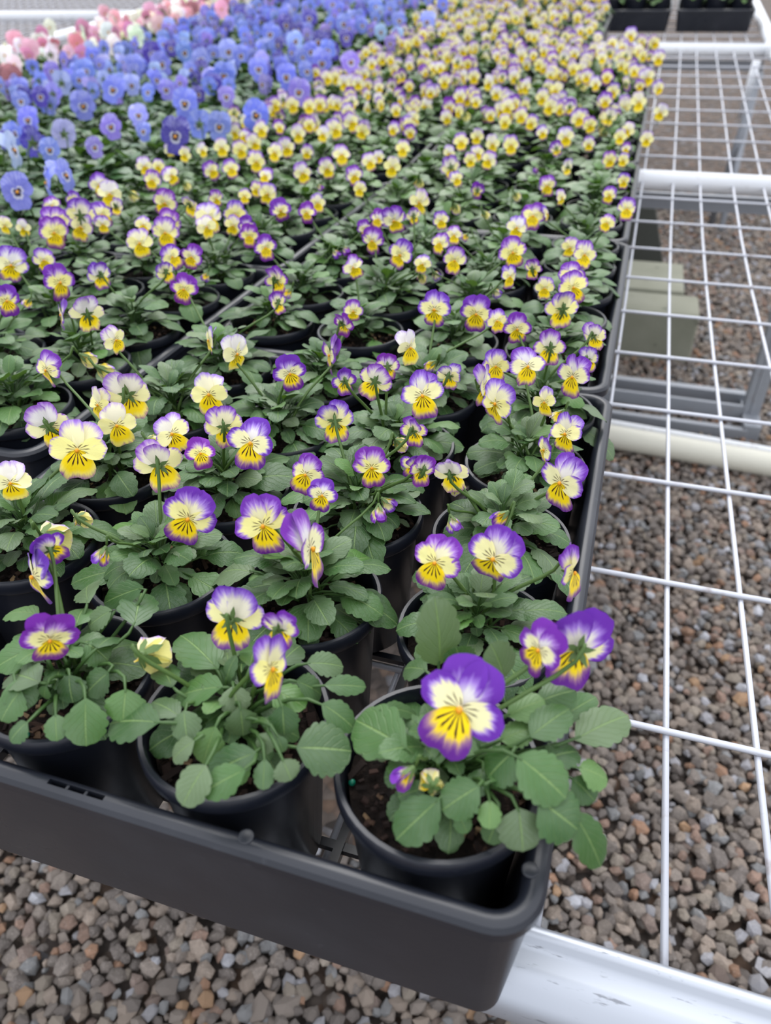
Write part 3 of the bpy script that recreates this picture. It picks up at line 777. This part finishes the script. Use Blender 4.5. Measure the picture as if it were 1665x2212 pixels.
# ------------------------------------------------------------------ flowers read off the photograph: centre, width, way it faces, purple
LISTS = [
 # (origin x, origin y, scale, height over the bench, entries x,y,width,kind,purple)
 (700, 1000, .4204, .190, """700,1260,475,g,.88,.195,-14;452,1570,110,u,.9,.168;555,1660,80,d,.0,.165;1105,960,235,l,.88,.205,-4;1300,950,400,B,.85,.195,12;870,490,310,g,.66,.192,-16;570,510,270,g,.60,.192,-12;1280,560,215,R,.62,.185;
   300,185,95,u,.7,.165;650,275,85,u,.6,.17;940,255,60,u,.7,.2;670,85,170,d,.2;500,35,140,b,.75;1215,100,235,l,.55"""),
 (0, 1000, .4985, .190, """45,85,170,f,.1;815,240,245,f,.72;1140,270,245,f,.66;1345,370,250,bl,.72;1325,50,170,f,.62;1395,140,110,f,.8;1610,20,165,f,.68;
   190,315,220,d,.02;335,235,110,d,.1;455,370,115,u,.6;145,490,210,L,.72;215,370,125,b,.85;215,765,245,p,.95;620,830,230,d,.02;1012,670,275,B,.42;1175,890,215,R,.55;1215,715,80,b,.7;1640,185,80,u,.7"""),
 (0, 480, .4985, .195, """235,45,125,f,.6;350,20,110,f,.4;445,10,70,f,.4;48,185,140,f,.45;190,165,95,f,.5;28,340,125,f,.95;258,260,120,r,.8;430,230,110,b,.55;375,395,145,b,.25;265,400,100,L,.9;
   500,510,95,r,.2;350,575,90,d,.2;200,640,125,l,.6;420,625,95,d,.25;560,745,210,B,.25;425,790,115,l,.12;505,880,168,f,.06;215,880,195,B,.3;335,985,240,f,.22;745,915,168,f,.3;905,745,172,f,.15;
   605,90,115,f,.25;745,150,98,f,.6;830,150,98,f,.7;715,45,122,f,.5;715,215,90,b,.5;797,290,122,f,.88;900,220,55,u,.5;1150,110,102,f,.8;1080,60,90,f,.8;1010,15,80,f,.25;895,20,90,f,.15;1200,250,112,b,.65;1200,350,85,b,.6;1260,290,50,u,.4;
   1025,570,125,r,.04;905,510,90,L,.35;1255,655,148,f,.9;1490,440,105,b,.95;1430,575,125,L,.9;1530,385,80,f,.6;1530,195,98,f,.5;1445,120,70,u,.95;1492,105,70,u,.95;1612,80,105,f,.72;1490,690,75,b,.85;1625,690,150,B,.42;
   1450,860,175,B,.5;970,885,170,B,.38;1085,955,215,f,.68;868,1000,115,f,.9;640,945,105,d,.05;690,1050,215,B,.3;130,330,60,u,.3;20,15,60,f,.1;100,25,60,f,.1"""),
 (830, 480, .5015, .195, """70,140,115,f,.6;165,180,70,f,.3;155,225,65,d,.3;210,215,50,u,.6;240,90,85,f,.5;300,55,72,f,.4;303,165,105,f,.45;360,50,45,u,.5;
   552,130,125,f,.6;540,235,78,r,.5;640,200,65,b,.6;800,110,80,f,.3;862,140,108,f,.42;805,235,120,f,.6;690,285,70,f,.3;815,280,130,f,.5;765,375,148,B,.4;485,425,80,f,.5;572,460,125,f,.72;215,375,145,f,.62;395,395,148,f,.74;470,290,75,u,.7;
   110,540,115,r,.02;905,490,115,b,.4;710,540,140,B,.5;617,620,158,f,.5;480,620,130,f,.5;435,705,135,R,.5;480,780,155,l,.42;690,775,95,l,.22;812,665,140,l,.55;880,590,75,b,.5;770,812,60,u,.05;165,745,190,f,.52;280,660,110,b,.4;15,620,105,B,.72;
   780,910,135,l,.4;690,980,85,L,.65;130,900,110,b,.6;50,940,90,d,.3;220,600,40,u,.3;290,1080,160,b,.2;130,1050,120,b,.75"""),
 (0, 0, .4985, .20, """1490,360,60,f,.1;1550,360,58,f,.4;1610,275,50,f,.3;1265,455,68,f,.3;1385,450,68,f,.6;1460,450,55,f,.3;1130,560,72,f,.4;1290,580,74,f,.3;1340,540,62,f,.6;1100,620,72,f,.2;960,640,72,f,.2;1040,650,72,f,.3;875,650,58,f,.2;800,670,60,f,.2;735,650,52,f,.2;
   625,720,72,f,.3;685,720,58,f,.4;740,760,78,f,.4;660,780,78,f,.5;915,740,78,f,.8;1000,730,78,f,.7;1190,660,74,f,.3;1240,640,78,f,.4;1110,700,84,f,.4;1160,840,84,f,.3;1110,820,60,f,.4;1310,750,84,f,.5;1415,730,82,f,.5;1480,670,84,f,.5;1535,760,78,f,.6;1560,820,60,f,.2;1600,700,72,f,.4;1640,680,50,f,.3;
   430,800,92,f,.6;475,840,102,f,.05;510,895,70,b,.4;555,830,60,d,.2;320,870,72,f,.6;225,890,80,f,.6;240,970,132,f,.6;350,935,132,B,.5;440,930,104,f,.6;715,880,108,f,.55;830,890,92,b,.3;935,860,66,f,.6;905,940,124,f,.3;1020,930,104,f,.45;1070,980,80,f,.9;730,970,112,f,.6;620,975,75,f,.3;1215,910,98,f,.95;1330,920,84,f,.9;1375,880,72,f,.3;
   1450,560,80,f,.4;1400,580,64,f,.2;1330,660,60,f,.6;1060,590,60,f,.6;985,690,50,u,.8;795,790,50,d,.1;1060,850,60,f,.3;1150,760,70,f,.7;1375,800,45,u,.9;1640,950,80,f,.8;1580,990,60,f,.8;1520,530,80,f,.5;1570,570,70,f,.3;1460,520,60,b,.7;1210,550,60,f,.9"""),
 (830, 0, .5015, .20, """125,470,58,f,.3;280,460,68,f,1.0;325,415,68,f,.6;390,415,55,f,.4;110,570,62,f,.95;40,555,60,f,.7;80,640,68,f,.3;35,720,78,f,.05;330,610,72,f,.5;400,590,62,f,.3;280,660,62,f,.3;285,720,90,b,.6;465,620,72,f,.2;545,625,78,f,.5;400,660,62,f,.4;450,690,72,f,.5;
   530,460,66,f,.2;520,525,58,f,.2;635,530,62,f,.5;680,570,58,f,.6;780,590,78,f,.4;740,640,62,b,.95;835,510,72,f,.5;885,540,66,f,.5;880,620,58,f,.5;945,440,62,f,.2;1095,440,74,f,.0;1190,485,64,f,.1;1130,335,72,f,.3;1180,250,62,f,.5;1180,380,60,f,.5;970,690,68,f,.6;1030,690,55,f,.4;970,840,72,f,.6;1045,900,88,f,.5;1030,780,60,f,.5;960,960,72,f,.4;
   700,800,82,f,.6;765,850,52,r,.3;640,930,108,f,.7;700,920,45,R,.6;570,980,92,f,.3;245,950,72,f,.5;150,870,82,l,.2;125,930,60,b,.5;40,950,112,f,.6;300,880,64,d,.3;310,770,62,f,.4;400,820,66,b,.95;425,910,50,d,.2;660,720,48,u,.9;785,720,64,b,.3;560,830,50,d,.2;150,770,60,d,.1;370,690,60,f,.3;
   680,420,64,f,.3;760,470,55,f,.5;590,240,56,f,.2;560,330,56,f,.3;335,220,56,f,.3;260,350,62,f,.5;385,330,62,f,.5;725,310,62,f,.4;960,330,62,f,.9;910,360,58,f,.4;725,250,55,f,.8;870,255,58,f,.5;820,230,50,f,.4;1015,590,60,f,.3;1050,560,60,f,.2;1130,600,60,f,.2;1100,370,50,f,.8;1040,640,40,f,.9;1020,250,60,f,.3;1060,150,60,f,.5;1165,140,60,f,.3;1160,185,55,f,.3;920,160,45,f,.5"""),
]
BLUE = """75,830,150,P,;200,790,130,L,;285,760,130,R,;60,650,150,bl,2;150,620,130,b,1;215,650,95,f,;60,580,90,f,;120,520,105,f,;275,580,110,b,2;360,460,112,f,;370,310,115,f,;580,290,122,f,;490,390,150,f,;570,370,80,f,2;270,360,90,b,2;175,420,80,f,1;640,400,70,f,;720,390,80,f,3;660,235,100,f,1;740,210,62,f,1;700,280,115,f,;800,230,80,f,;870,260,90,f,;
760,590,150,f,1;480,550,100,f,3;600,500,92,f,2;620,570,62,f,;800,450,125,f,;860,540,110,b,;950,550,112,f,;1110,500,125,f,;1295,400,105,f,3;970,330,150,f,;990,225,92,f,2;1120,300,92,f,;1135,260,70,f,2;1170,150,112,f,;1240,110,92,f,1;1395,275,125,f,;1380,185,95,f,1;1280,180,80,f,2;1500,165,70,f,1;1340,80,82,f,1;1490,105,82,f,;1610,230,92,f,3;1440,20,82,f,;1560,50,64,f,1;1630,30,92,f,;860,410,62,f,1;980,420,82,f,3;1520,270,92,f,3;1240,335,100,f,;
85,380,80,f,;205,390,70,f,2;430,280,50,f,;670,300,55,f,2;780,360,55,f,3;1060,150,60,f,;1420,220,80,f,;1330,310,80,f,;1570,110,60,f,;1650,140,60,f,2;410,640,55,f,3;25,610,70,f,1;90,440,80,f,;1730,90,70,f,;1850,95,88,f,2;1745,200,78,f,;1920,18,60,f,;1930,110,55,f,1;1690,40,60,f,;1690,190,60,f,3;1720,150,60,f,2"""
PINK = """70,180,82,f,0;130,215,82,f,0;20,240,70,f,1;50,335,95,f,3;225,240,85,b,1;295,230,62,f,0;335,190,72,f,2;360,130,76,f,4;355,230,62,f,4;180,150,62,f,4;215,120,62,f,5;455,60,62,f,0;500,80,62,f,0;470,140,82,f,1;490,200,82,f,1;590,160,92,f,1;590,90,55,f,5;650,50,84,f,0;690,110,112,f,0;765,60,62,f,1;830,40,60,f,3;800,130,112,f,0;640,200,72,f,0;830,180,62,f,2;870,80,74,f,5;955,110,112,f,0;1050,60,82,f,2;960,40,72,f,0;1200,50,100,f,2;1115,110,50,f,5;1240,20,64,f,2;540,200,64,f,1;400,200,60,f,1;560,130,60,f,4;735,130,60,f,0;1000,90,60,f,1;1100,30,60,f,0;1170,80,60,f,0;880,110,60,f,0;10,320,60,f,3"""
TC = Vector((-FWD[0], -FWD[1], 0)).normalized(); RT = Vector((RIGHT[0], RIGHT[1], 0)).normalized()
def flower_matrix(pt, kind, size, rr, roll=None):
    u, v, z = proj(pt)
    down = math.degrees(math.atan2(CAM[2] - pt[2], math.hypot(pt[0] - CAM[0], pt[1] - CAM[1])))
    yaw, el = {'f': (rr.gauss(0, 13), down * .62 + rr.gauss(2, 7)), 'P': (-10, down * .8), 'g': (-16, down * .66), 'l': (-44, down * .5), 'r': (44, down * .5), 'L': (-70, 6), 'R': (62, 12),
               'b': (180 + rr.uniform(-40, 40), -4 + rr.uniform(-14, 10)), 'B': (180 + rr.uniform(-18, 18), -down * .55), 'bl': (75, 8), 'd': (150 + rr.uniform(-40, 40), -46), 'p': (6, -2), 'u': (rr.uniform(-120, 120), -48)}[kind]
    side = math.atan2((Vector(pt) - Vector(CAM)).dot(RT), -(Vector(pt) - Vector(CAM)).dot(TC))
    yaw, el = math.radians(yaw) - side * .6, math.radians(el)
    n = (TC * math.cos(yaw) + RT * math.sin(yaw)) * math.cos(el) + Vector((0, 0, math.sin(el)))
    up = Vector((0, 0, 1)); y = (up - n * n.dot(up)).normalized(); x = y.cross(n)
    a = rr.gauss(0, .22) if roll is None else math.radians(roll); x, y = x * math.cos(a) + y * math.sin(a), y * math.cos(a) - x * math.sin(a)
    return Matrix([[x[i] * size, y[i] * size, n[i] * size, pt[i]] for i in range(3)] + [[0, 0, 0, 1]]), n
def bez(a, b, c, d, n): return [a*(1-t)**3 + b*3*t*(1-t)**2 + c*3*t*t*(1-t) + d*t**3 for t in [i/n for i in range(n+1)]]
def stem_mesh(Ml, base, n, size, hook=.13, r=.0012):
    """stalk from the crown up to the back of the flower, in the flower's own space"""
    back = Ml @ Vector((0, 0, -.13)); d = (back - base).length
    top = back - n * size * .16 + Vector((0, 0, size * hook * 1.5))
    pts = bez(base, base + Vector((0, 0, d * .55)) + (back - base) * .05, top - Vector((0, 0, d * .25)) - n * size * .05, top, 7)[:-1] + bez(top - Vector((0, 0, .001)), top + Vector((0, 0, size*.06)), back + Vector((0, 0, size*.12)) - n*size*.05, back, 4)
    inv = Ml.inverted(); k = len(pts)
    rs = [r / size * (1.15 - .35 * i / k) for i in range(k)]
    return MB().tube([inv @ p for p in pts], rs, 6).me('stem', [M_STEM])
count_fl = 0
def make_flower(p, root, pt, size, kind, pur, rr, roll=None):
    """a flower as a part with its petals and stalk; far ones are one mesh"""
    M, n = flower_matrix(pt, kind, size, rr, roll)
    u, v, z = proj(pt); o0 = Vector((p.x, p.y, p.z))
    Ml = Matrix.Translation(-o0) @ M
    col = (max(0, min(1, pur)), rr.uniform(.15, .85), rr.uniform(.1, .5) + .4 * max(0, pur - .5), 1)
    crown = Vector((rr.uniform(-.012, .012), rr.uniform(-.012, .012), POTH - .012))
    if kind == 'u':
        f = add('flower_bud', ME_BUD[rr.randrange(4)], root, Ml @ Matrix.Scale(.9, 4), color=col)
        if z < 1.3: add('stem', stem_mesh(Ml @ Matrix.Scale(.9, 4), crown, n, size, r=.0010), f)
        return
    if kind == 'd':
        f = add('flower', ME_BUD[rr.randrange(4)], root, Ml @ Matrix.Diagonal((1.0, 1.0, 1.05, 1)), color=(col[0], .8, col[2], 1))
        if z < 1.3: add('stem', stem_mesh(Ml, crown, n, size), f)
        return
    if z > 1.25:
        col = (col[0] * .78, col[1], col[2], 1)
        add('flower', ME_VFAR[rr.randrange(8)], root, Ml, color=col); return
    f = add('flower', ME_CALYX, root, Ml)
    for me in ME_PETALS[rr.randrange(6)]:
        q = Matrix.Rotation(rr.gauss(0, .15), 4, 'X') @ Matrix.Rotation(rr.gauss(0, .15), 4, 'Y') @ Matrix.Rotation(rr.gauss(0, .06), 4, 'Z')
        if kind == 'p' and me in (None,): pass
        add('petal', me, f, q, color=col)
    add('stem', stem_mesh(Ml, crown, n, size), f)
def far_flower(p, root, pt, size, kind, meshes, col, rr):
    M, n = flower_matrix(pt, kind, size, rr)
    add('flower', meshes[rr.randrange(len(meshes))], root, Matrix.Translation((-p.x, -p.y, -p.z)) @ M, color=col)

BCOL = [(118, 132, 224), (68, 50, 162), (164, 176, 238), (140, 124, 214)]
PCOL = [(238, 178, 192), (248, 238, 238), (214, 112, 140), (140, 34, 58), (200, 100, 156), (244, 236, 204)]
rr = random.Random(21)
for ox, oy, k, h, txt in LISTS:
    for e in txt.replace('\n', '').split(';'):
        e = e.strip()
        if not e: continue
        q = e.split(','); x, y, w = float(q[0]), float(q[1]), float(q[2]); kd = q[3].strip(); pu = float(q[4])
        dz = float(q[5]) if len(q) > 5 else h + rr.uniform(-.006, .010)
        if kd in 'du' and len(q) < 6: dz -= .012
        u, v = ox + x * k, oy + y * k
        pt = pix(u, v, dz); z = proj(pt)[2]; size = w * k * z / F
        if kd in ('d', 'u'): size *= 1.05
        if kd in ('R', 'L', 'bl'): size *= 1.25
        if kd in 'lr': size *= 1.2
        if kd == 'd': size *= 1.25
        size = min(max(size, .022), .054)
        p, d = nearest(pt, 'viola')
        if p is not None and d < .14: p.flowers.append((pt, size, kd, pu, float(q[6]) if len(q) > 6 else None))
for kind, txt, cols in (('blue', BLUE, BCOL), ('pink', PINK, PCOL)):
    for e in txt.replace('\n', '').split(';'):
        q = e.split(','); x, y, w = float(q[0]) * .4985, float(q[1]) * .4985, float(q[2]) * .4985
        pt = pix(x, y, .215 + rr.uniform(-.006, .012)); z = proj(pt)[2]; size = min(max(w * z / F, .038), .068)
        ci = int(q[4]) if len(q) > 4 and q[4].strip() else 0
        p, d = nearest(pt, kind)
        if p is not None and d < .2: p.flowers.append((pt, size, q[3].strip(), ci))

# ------------------------------------------------------------------ leaves of the front plants, read off the photograph
# blade base -> tip in pixels, width in pixels, heights of base and tip over the bench
HL = {
 'B': """345,1560,230,1556,84;640,1615,760,1620,98;553,1625,447,1672,70;445,1652,392,1740,66;530,1662,434,1712,62;572,1640,568,1706,40;610,1640,630,1686,52;465,1568,436,1652,58;519,1528,526,1592,64;610,1523,614,1588,58;
   480,1483,370,1502,66;503,1482,516,1540,60;470,1445,386,1362,76;493,1442,490,1390,46;585,1490,660,1525,68;662,1432,744,1436,54;700,1480,790,1482,40;695,1520,768,1572,56;372,1485,342,1425,50;388,1548,328,1512,50;398,1535,404,1600,56;580,1582,565,1628,40;600,1590,612,1625,26;640,1470,700,1500,50;420,1600,370,1640,46;540,1440,560,1375,52;600,1440,650,1390,50;560,1555,650,1590,44""",
 'C': """272,1488,264,1560,72;185,1508,185,1612,78;120,1543,122,1600,42;150,1458,156,1518,58;235,1452,184,1497,56;86,1475,14,1452,66;45,1490,-2,1556,62;100,1480,94,1510,26;82,1395,-12,1438,66;310,1268,218,1302,48;290,1352,306,1272,72;190,1302,188,1252,56;164,1352,180,1308,50;242,1318,188,1352,46;84,1328,8,1322,46;186,1388,234,1424,60;60,1560,20,1600,50;100,1420,60,1380,50;210,1400,250,1370,44;30,1470,60,1530,60;140,1420,110,1370,48""",
 'A': """877,1614,762,1550,104,.168,.160;948,1438,944,1298,88,.168,.212;922,1447,870,1440,52;1087,1464,1064,1394,76,.17,.195;1095,1547,1174,1508,62,.172,.178;1145,1592,1230,1528,66,.172,.178;1242,1597,1360,1538,76,.166,.164;1158,1518,1242,1488,66,.17,.176;1117,1632,1226,1722,98,.178,.168;1108,1625,1048,1682,78,.178,.165;1165,1730,1252,1792,102,.166,.156;1238,1752,1306,1878,68,.158,.130;1120,1745,1131,1842,84,.160,.146;1058,1728,1057,1790,44;1078,1765,1052,1824,46,.155,.142;950,1725,853,1814,82,.160,.146;1035,1698,953,1750,74,.168,.158;920,1700,858,1722,46,.155,.15;885,1672,828,1678,48,.155,.15;1250,1658,1314,1682,66,.162,.158;1235,1680,1286,1730,56,.156,.15;826,1530,904,1542,36;1000,1440,985,1400,60,.17,.185;1060,1690,1100,1640,40;1010,1560,1000,1640,60,.165,.16;1080,1600,1150,1570,56,.165,.17;1180,1640,1250,1620,60,.165,.16;990,1760,1010,1800,34,.15,.145;1200,1560,1290,1500,50,.165,.165;940,1640,900,1600,50;1045,1660,1020,1720,44""",
}
def hero_leaf(p, root, q, rr, seed):
    bx, by, tx, ty, w = q[:5]
    zb_, zt = (q[5], q[6]) if len(q) > 5 else (.164 + rr.uniform(-.004, .006), .156 + rr.uniform(-.006, .006))
    o0 = Vector((p.x, p.y, p.z)); A = pix(bx, by, zb_) - o0; B = pix(tx, ty, zt) - o0
    y = (B - A); L = y.length; y.normalize()
    toc = (Vector(CAM) - (A + B)/2 - o0).normalized()
    up = (Vector((0, 0, 1)) * .8 + toc * .55 + Vector((rr.gauss(0, .18), rr.gauss(0, .18), 0)))
    n = (up - y * up.dot(y)).normalized(); x = y.cross(n)
    z = proj((A + B)/2 + o0)[2]; wm = w * z / F * 1.2
    v, f, uv = leaf_verts(38, 8, seed, cren=.15, lobes=rr.choice((4, 5, 5, 6)), wid=.5 * wm / L / .98, arch=.07, fold=rr.uniform(.0, .16), wav=.02 * wm / L, shape=rr.uniform(.62, .95))
    z0 = v[0][2]; m = MB()
    m.put([A + x*(a*L) + y*(b*L) + n*((c - z0)*L) for a, b, c in v], f, 0, uv)
    cr = Vector((rr.uniform(-.010, .010), rr.uniform(-.010, .010), POTH - .012))
    m.tube(bez(cr, cr + Vector((0, 0, .006)) + (A - cr) * .3, A - y * (.25 * (A - cr).length), A + y * (.1 * L), 6), [.0013, .0013, .0012, .0012, .0011, .001, .0006], 6, 1, cap=False)
    add('leaf', m.me('leaf', [M_LEAF, M_STALK]), root)

# ------------------------------------------------------------------ build every plant
HAND = {id(PA): 'viola with big dark purple flowers in black pot at the front tray corner', id(PB): 'viola in the black pot second from the corner along the front rim',
        id(PC): 'viola in the black pot third from the corner along the front rim', id(PZ): 'viola with two yellow flowers side by side, right behind the corner pot',
        id(PP): 'viola in second row, second pot in from the bare mesh, pale bark piece on soil'}
def rank(kind, lo=None, hi=None):
    rows = sorted({p.row for p in pots if p.kind == kind and (lo is None or lo <= p.col < hi)})
    return {r: i for i, r in enumerate(rows)}
RK = {'v0': rank('viola', 0, 4), 'v1': rank('viola', 4, 8), 'blue': rank('blue'), 'pink': rank('pink')}
NTH = ['first'] + ORD[1:]
def label_of(p):
    if id(p) in HAND: return HAND[id(p)]
    if p.kind == 'viola' and p.col < 4: return 'yellow-purple viola in black pot, %s row from the front, %s column from the mesh' % (NTH[RK['v0'][p.row]], NTH[p.col])
    if p.kind == 'viola': return 'yellow-purple viola beyond the mesh-side trays, %s row in view, %s column from mesh' % (NTH[RK['v1'][p.row]], NTH[p.col])
    if p.kind == 'blue': return 'blue pansy in black pot, %s row in view, %s column from the violas' % (NTH[RK['blue'][p.row]], NTH[p.col - 8])
    return 'pink pansy in black pot, %s row in view, %s column from the blue pansies' % (NTH[RK['pink'][p.row]], NTH[p.col - 16])
for p in pots:
    rr = random.Random(int(p.col * 977 + p.row * 31 + 5))
    rim = (p.x, p.y, p.z + POTH); u, v, z = proj(rim)
    vio = p.kind == 'viola'
    root = empty('potted_viola' if vio else 'potted_pansy', (p.x, p.y, p.z), label_of(p), 'potted plant', {'viola': 'potted violas in the trays', 'blue': 'potted blue pansies in the trays', 'pink': 'potted pink pansies in the trays'}[p.kind])
    S = Matrix.Diagonal((p.scale, p.scale, 1, 1)) @ Matrix.Rotation(rr.uniform(0, 6), 4, 'Z')
    add('pot', ME_POT if z < 1.0 else ME_POTF, root, S)
    s = add('soil', ME_SOIL[rr.randrange(3)], root, S)
    if z < .95:
        b = add('bark_chips', ME_BARK[rr.randrange(3)], s); b['kind'] = 'stuff'
    crown = Matrix.Translation((0, 0, POTH - .014))
    key = 'A' if p is PA else 'B' if p is PB else 'C' if p is PC else None
    if key:
        for i, e in enumerate(HL[key].replace('\n', '').split(';')): hero_leaf(p, root, [float(c) for c in e.split(',')], rr, i * 7 + 3)
        for M in rosette(rr, 30, .047): add('leaf', ME_LEAF[rr.randrange(4)], root, crown @ M)
    elif vio and z < 1.3:
        near = z < .8; n = rr.randint(50, 62) if near else rr.randint(42, 50); rad = rr.uniform(.054, .064)
        for M in rosette(rr, n, rad): add('leaf', (ME_LEAF if near else ME_LEAFM)[rr.randrange(4)], root, crown @ M)
    else:
        k = rr.uniform(.92, 1.12) * (1 if vio else 1.0)
        add('foliage', (ME_FOL if vio else ME_FOLP)[rr.randrange(6)], root, crown @ Matrix.Rotation(rr.uniform(0, 6.3), 4, 'Z') @ Matrix.Scale(k, 4))
    fl = p.flowers
    if vio:
        for pt, size, kd, pu, roll in fl: make_flower(p, root, pt, size, kd, pu, rr, roll)
        want = 0 if v > 330 else (4 if v > 200 else 5)
        for k in range(max(0, want - len(fl))):
            a, r = rr.uniform(0, 6.28), .055 * math.sqrt(rr.random())
            pt = Vector((p.x + r*math.cos(a), p.y + r*math.sin(a), p.z + POTH + rr.uniform(.035, .08)))
            make_flower(p, root, pt, rr.uniform(.029, .037), rr.choice('fffffbblrdd'), rr.choice((.05, .15, .25, .35, .45, .5, .6, .85)), rr)
    else:
        ms, cs = (ME_BFAR, BCOL) if p.kind == 'blue' else (ME_KFAR, PCOL)
        jc = lambda c: lin([min(255, max(0, x * rr.uniform(.93, 1.07))) for x in c])
        for pt, size, kd, ci in fl: far_flower(p, root, pt, size, kd, ms, jc(cs[ci]), rr)
        far = z > (2.0 if p.kind == 'blue' else 2.6)
        want = (rr.choice((1, 2, 2, 3)) if far else 0) if p.kind == 'blue' else (3 if far else 2)
        for k in range(max(0, want - len(fl))):
            a, r = rr.uniform(0, 6.28), .06 * math.sqrt(rr.random())
            pt = Vector((p.x + r*math.cos(a), p.y + r*math.sin(a), p.z + POTH + rr.uniform(.05, .085)))
            ci = rr.choice((0, 0, 0, 1, 2, 3)) if p.kind == 'blue' else rr.choice((0, 0, 0, 1, 1, 2, 4, 5))
            far_flower(p, root, pt, rr.uniform(.040, .055), rr.choice('fffllrrbbb'), ms, jc(cs[ci]), rr)
    if p in (PA, PC):
        q = pix(*((760, 1690) if p is PA else (57, 1587)), .1235) - Vector((p.x, p.y, p.z))
        add('fertiliser_pellet', mesh('fertiliser_pellet', *ball((0, 0, 0), (.002, .002, .002), 10, 7), [M_PEL]), root, Matrix.Translation(q))

# ------------------------------------------------------------------ seedling trays at the far end
ME_T3 = tray_mesh(.352, .40, .092).me('tray_shell', [M_TRAY], True, 32); ME_T3B = tray_base(.352, .40).me('tray_base', [M_TRAY], False)
for i, (tx, lab) in enumerate(((.222, 'black tray of green seedlings beside the side rail at the far end'), (-.150, 'black tray of yellow violas in the middle at the far end'), (-.522, 'black tray of yellow violas beyond the narrow tray at the far end'))):
    ty = 4.27; tray(tx, ty, lab, ME_T3, ME_T3B, l=.40)
    for a in range(3):
        for b in range(3):
            p = Pot(); p.x = tx + (a - 1) * .112; p.y = ty + .2 + (b - 1) * .118; p.z = zb(p.y) + .0105
            rr = random.Random(i * 100 + a * 10 + b)
            root = empty('potted_viola', (p.x, p.y, p.z), '%s in far %s tray, %s row, %s pot from the side rail' % ('green viola seedling' if i == 0 else 'young yellow viola', ('rail-side', 'middle', 'inner')[i], ('first', 'second', 'third')[b], ('third', 'second', 'first')[a]), 'potted plant', 'young violas in the far trays')
            add('pot', ME_POTF, root); add('soil', ME_SOIL[0], root)
            add('foliage', ME_FOL[rr.randrange(6)], root, Matrix.Translation((0, 0, POTH - .018)) @ Matrix.Rotation(rr.uniform(0, 6), 4, 'Z') @ Matrix.Scale(1.0, 4))
            for k in range(0 if i == 0 else 5):
                t, r = rr.uniform(0, 6.28), .05 * math.sqrt(rr.random())
                make_flower(p, root, Vector((p.x + r*math.cos(t), p.y + r*math.sin(t), p.z + POTH + rr.uniform(.03, .06))), .032, rr.choice('fffbd'), rr.choice((0, .1, .2, .4)), rr)
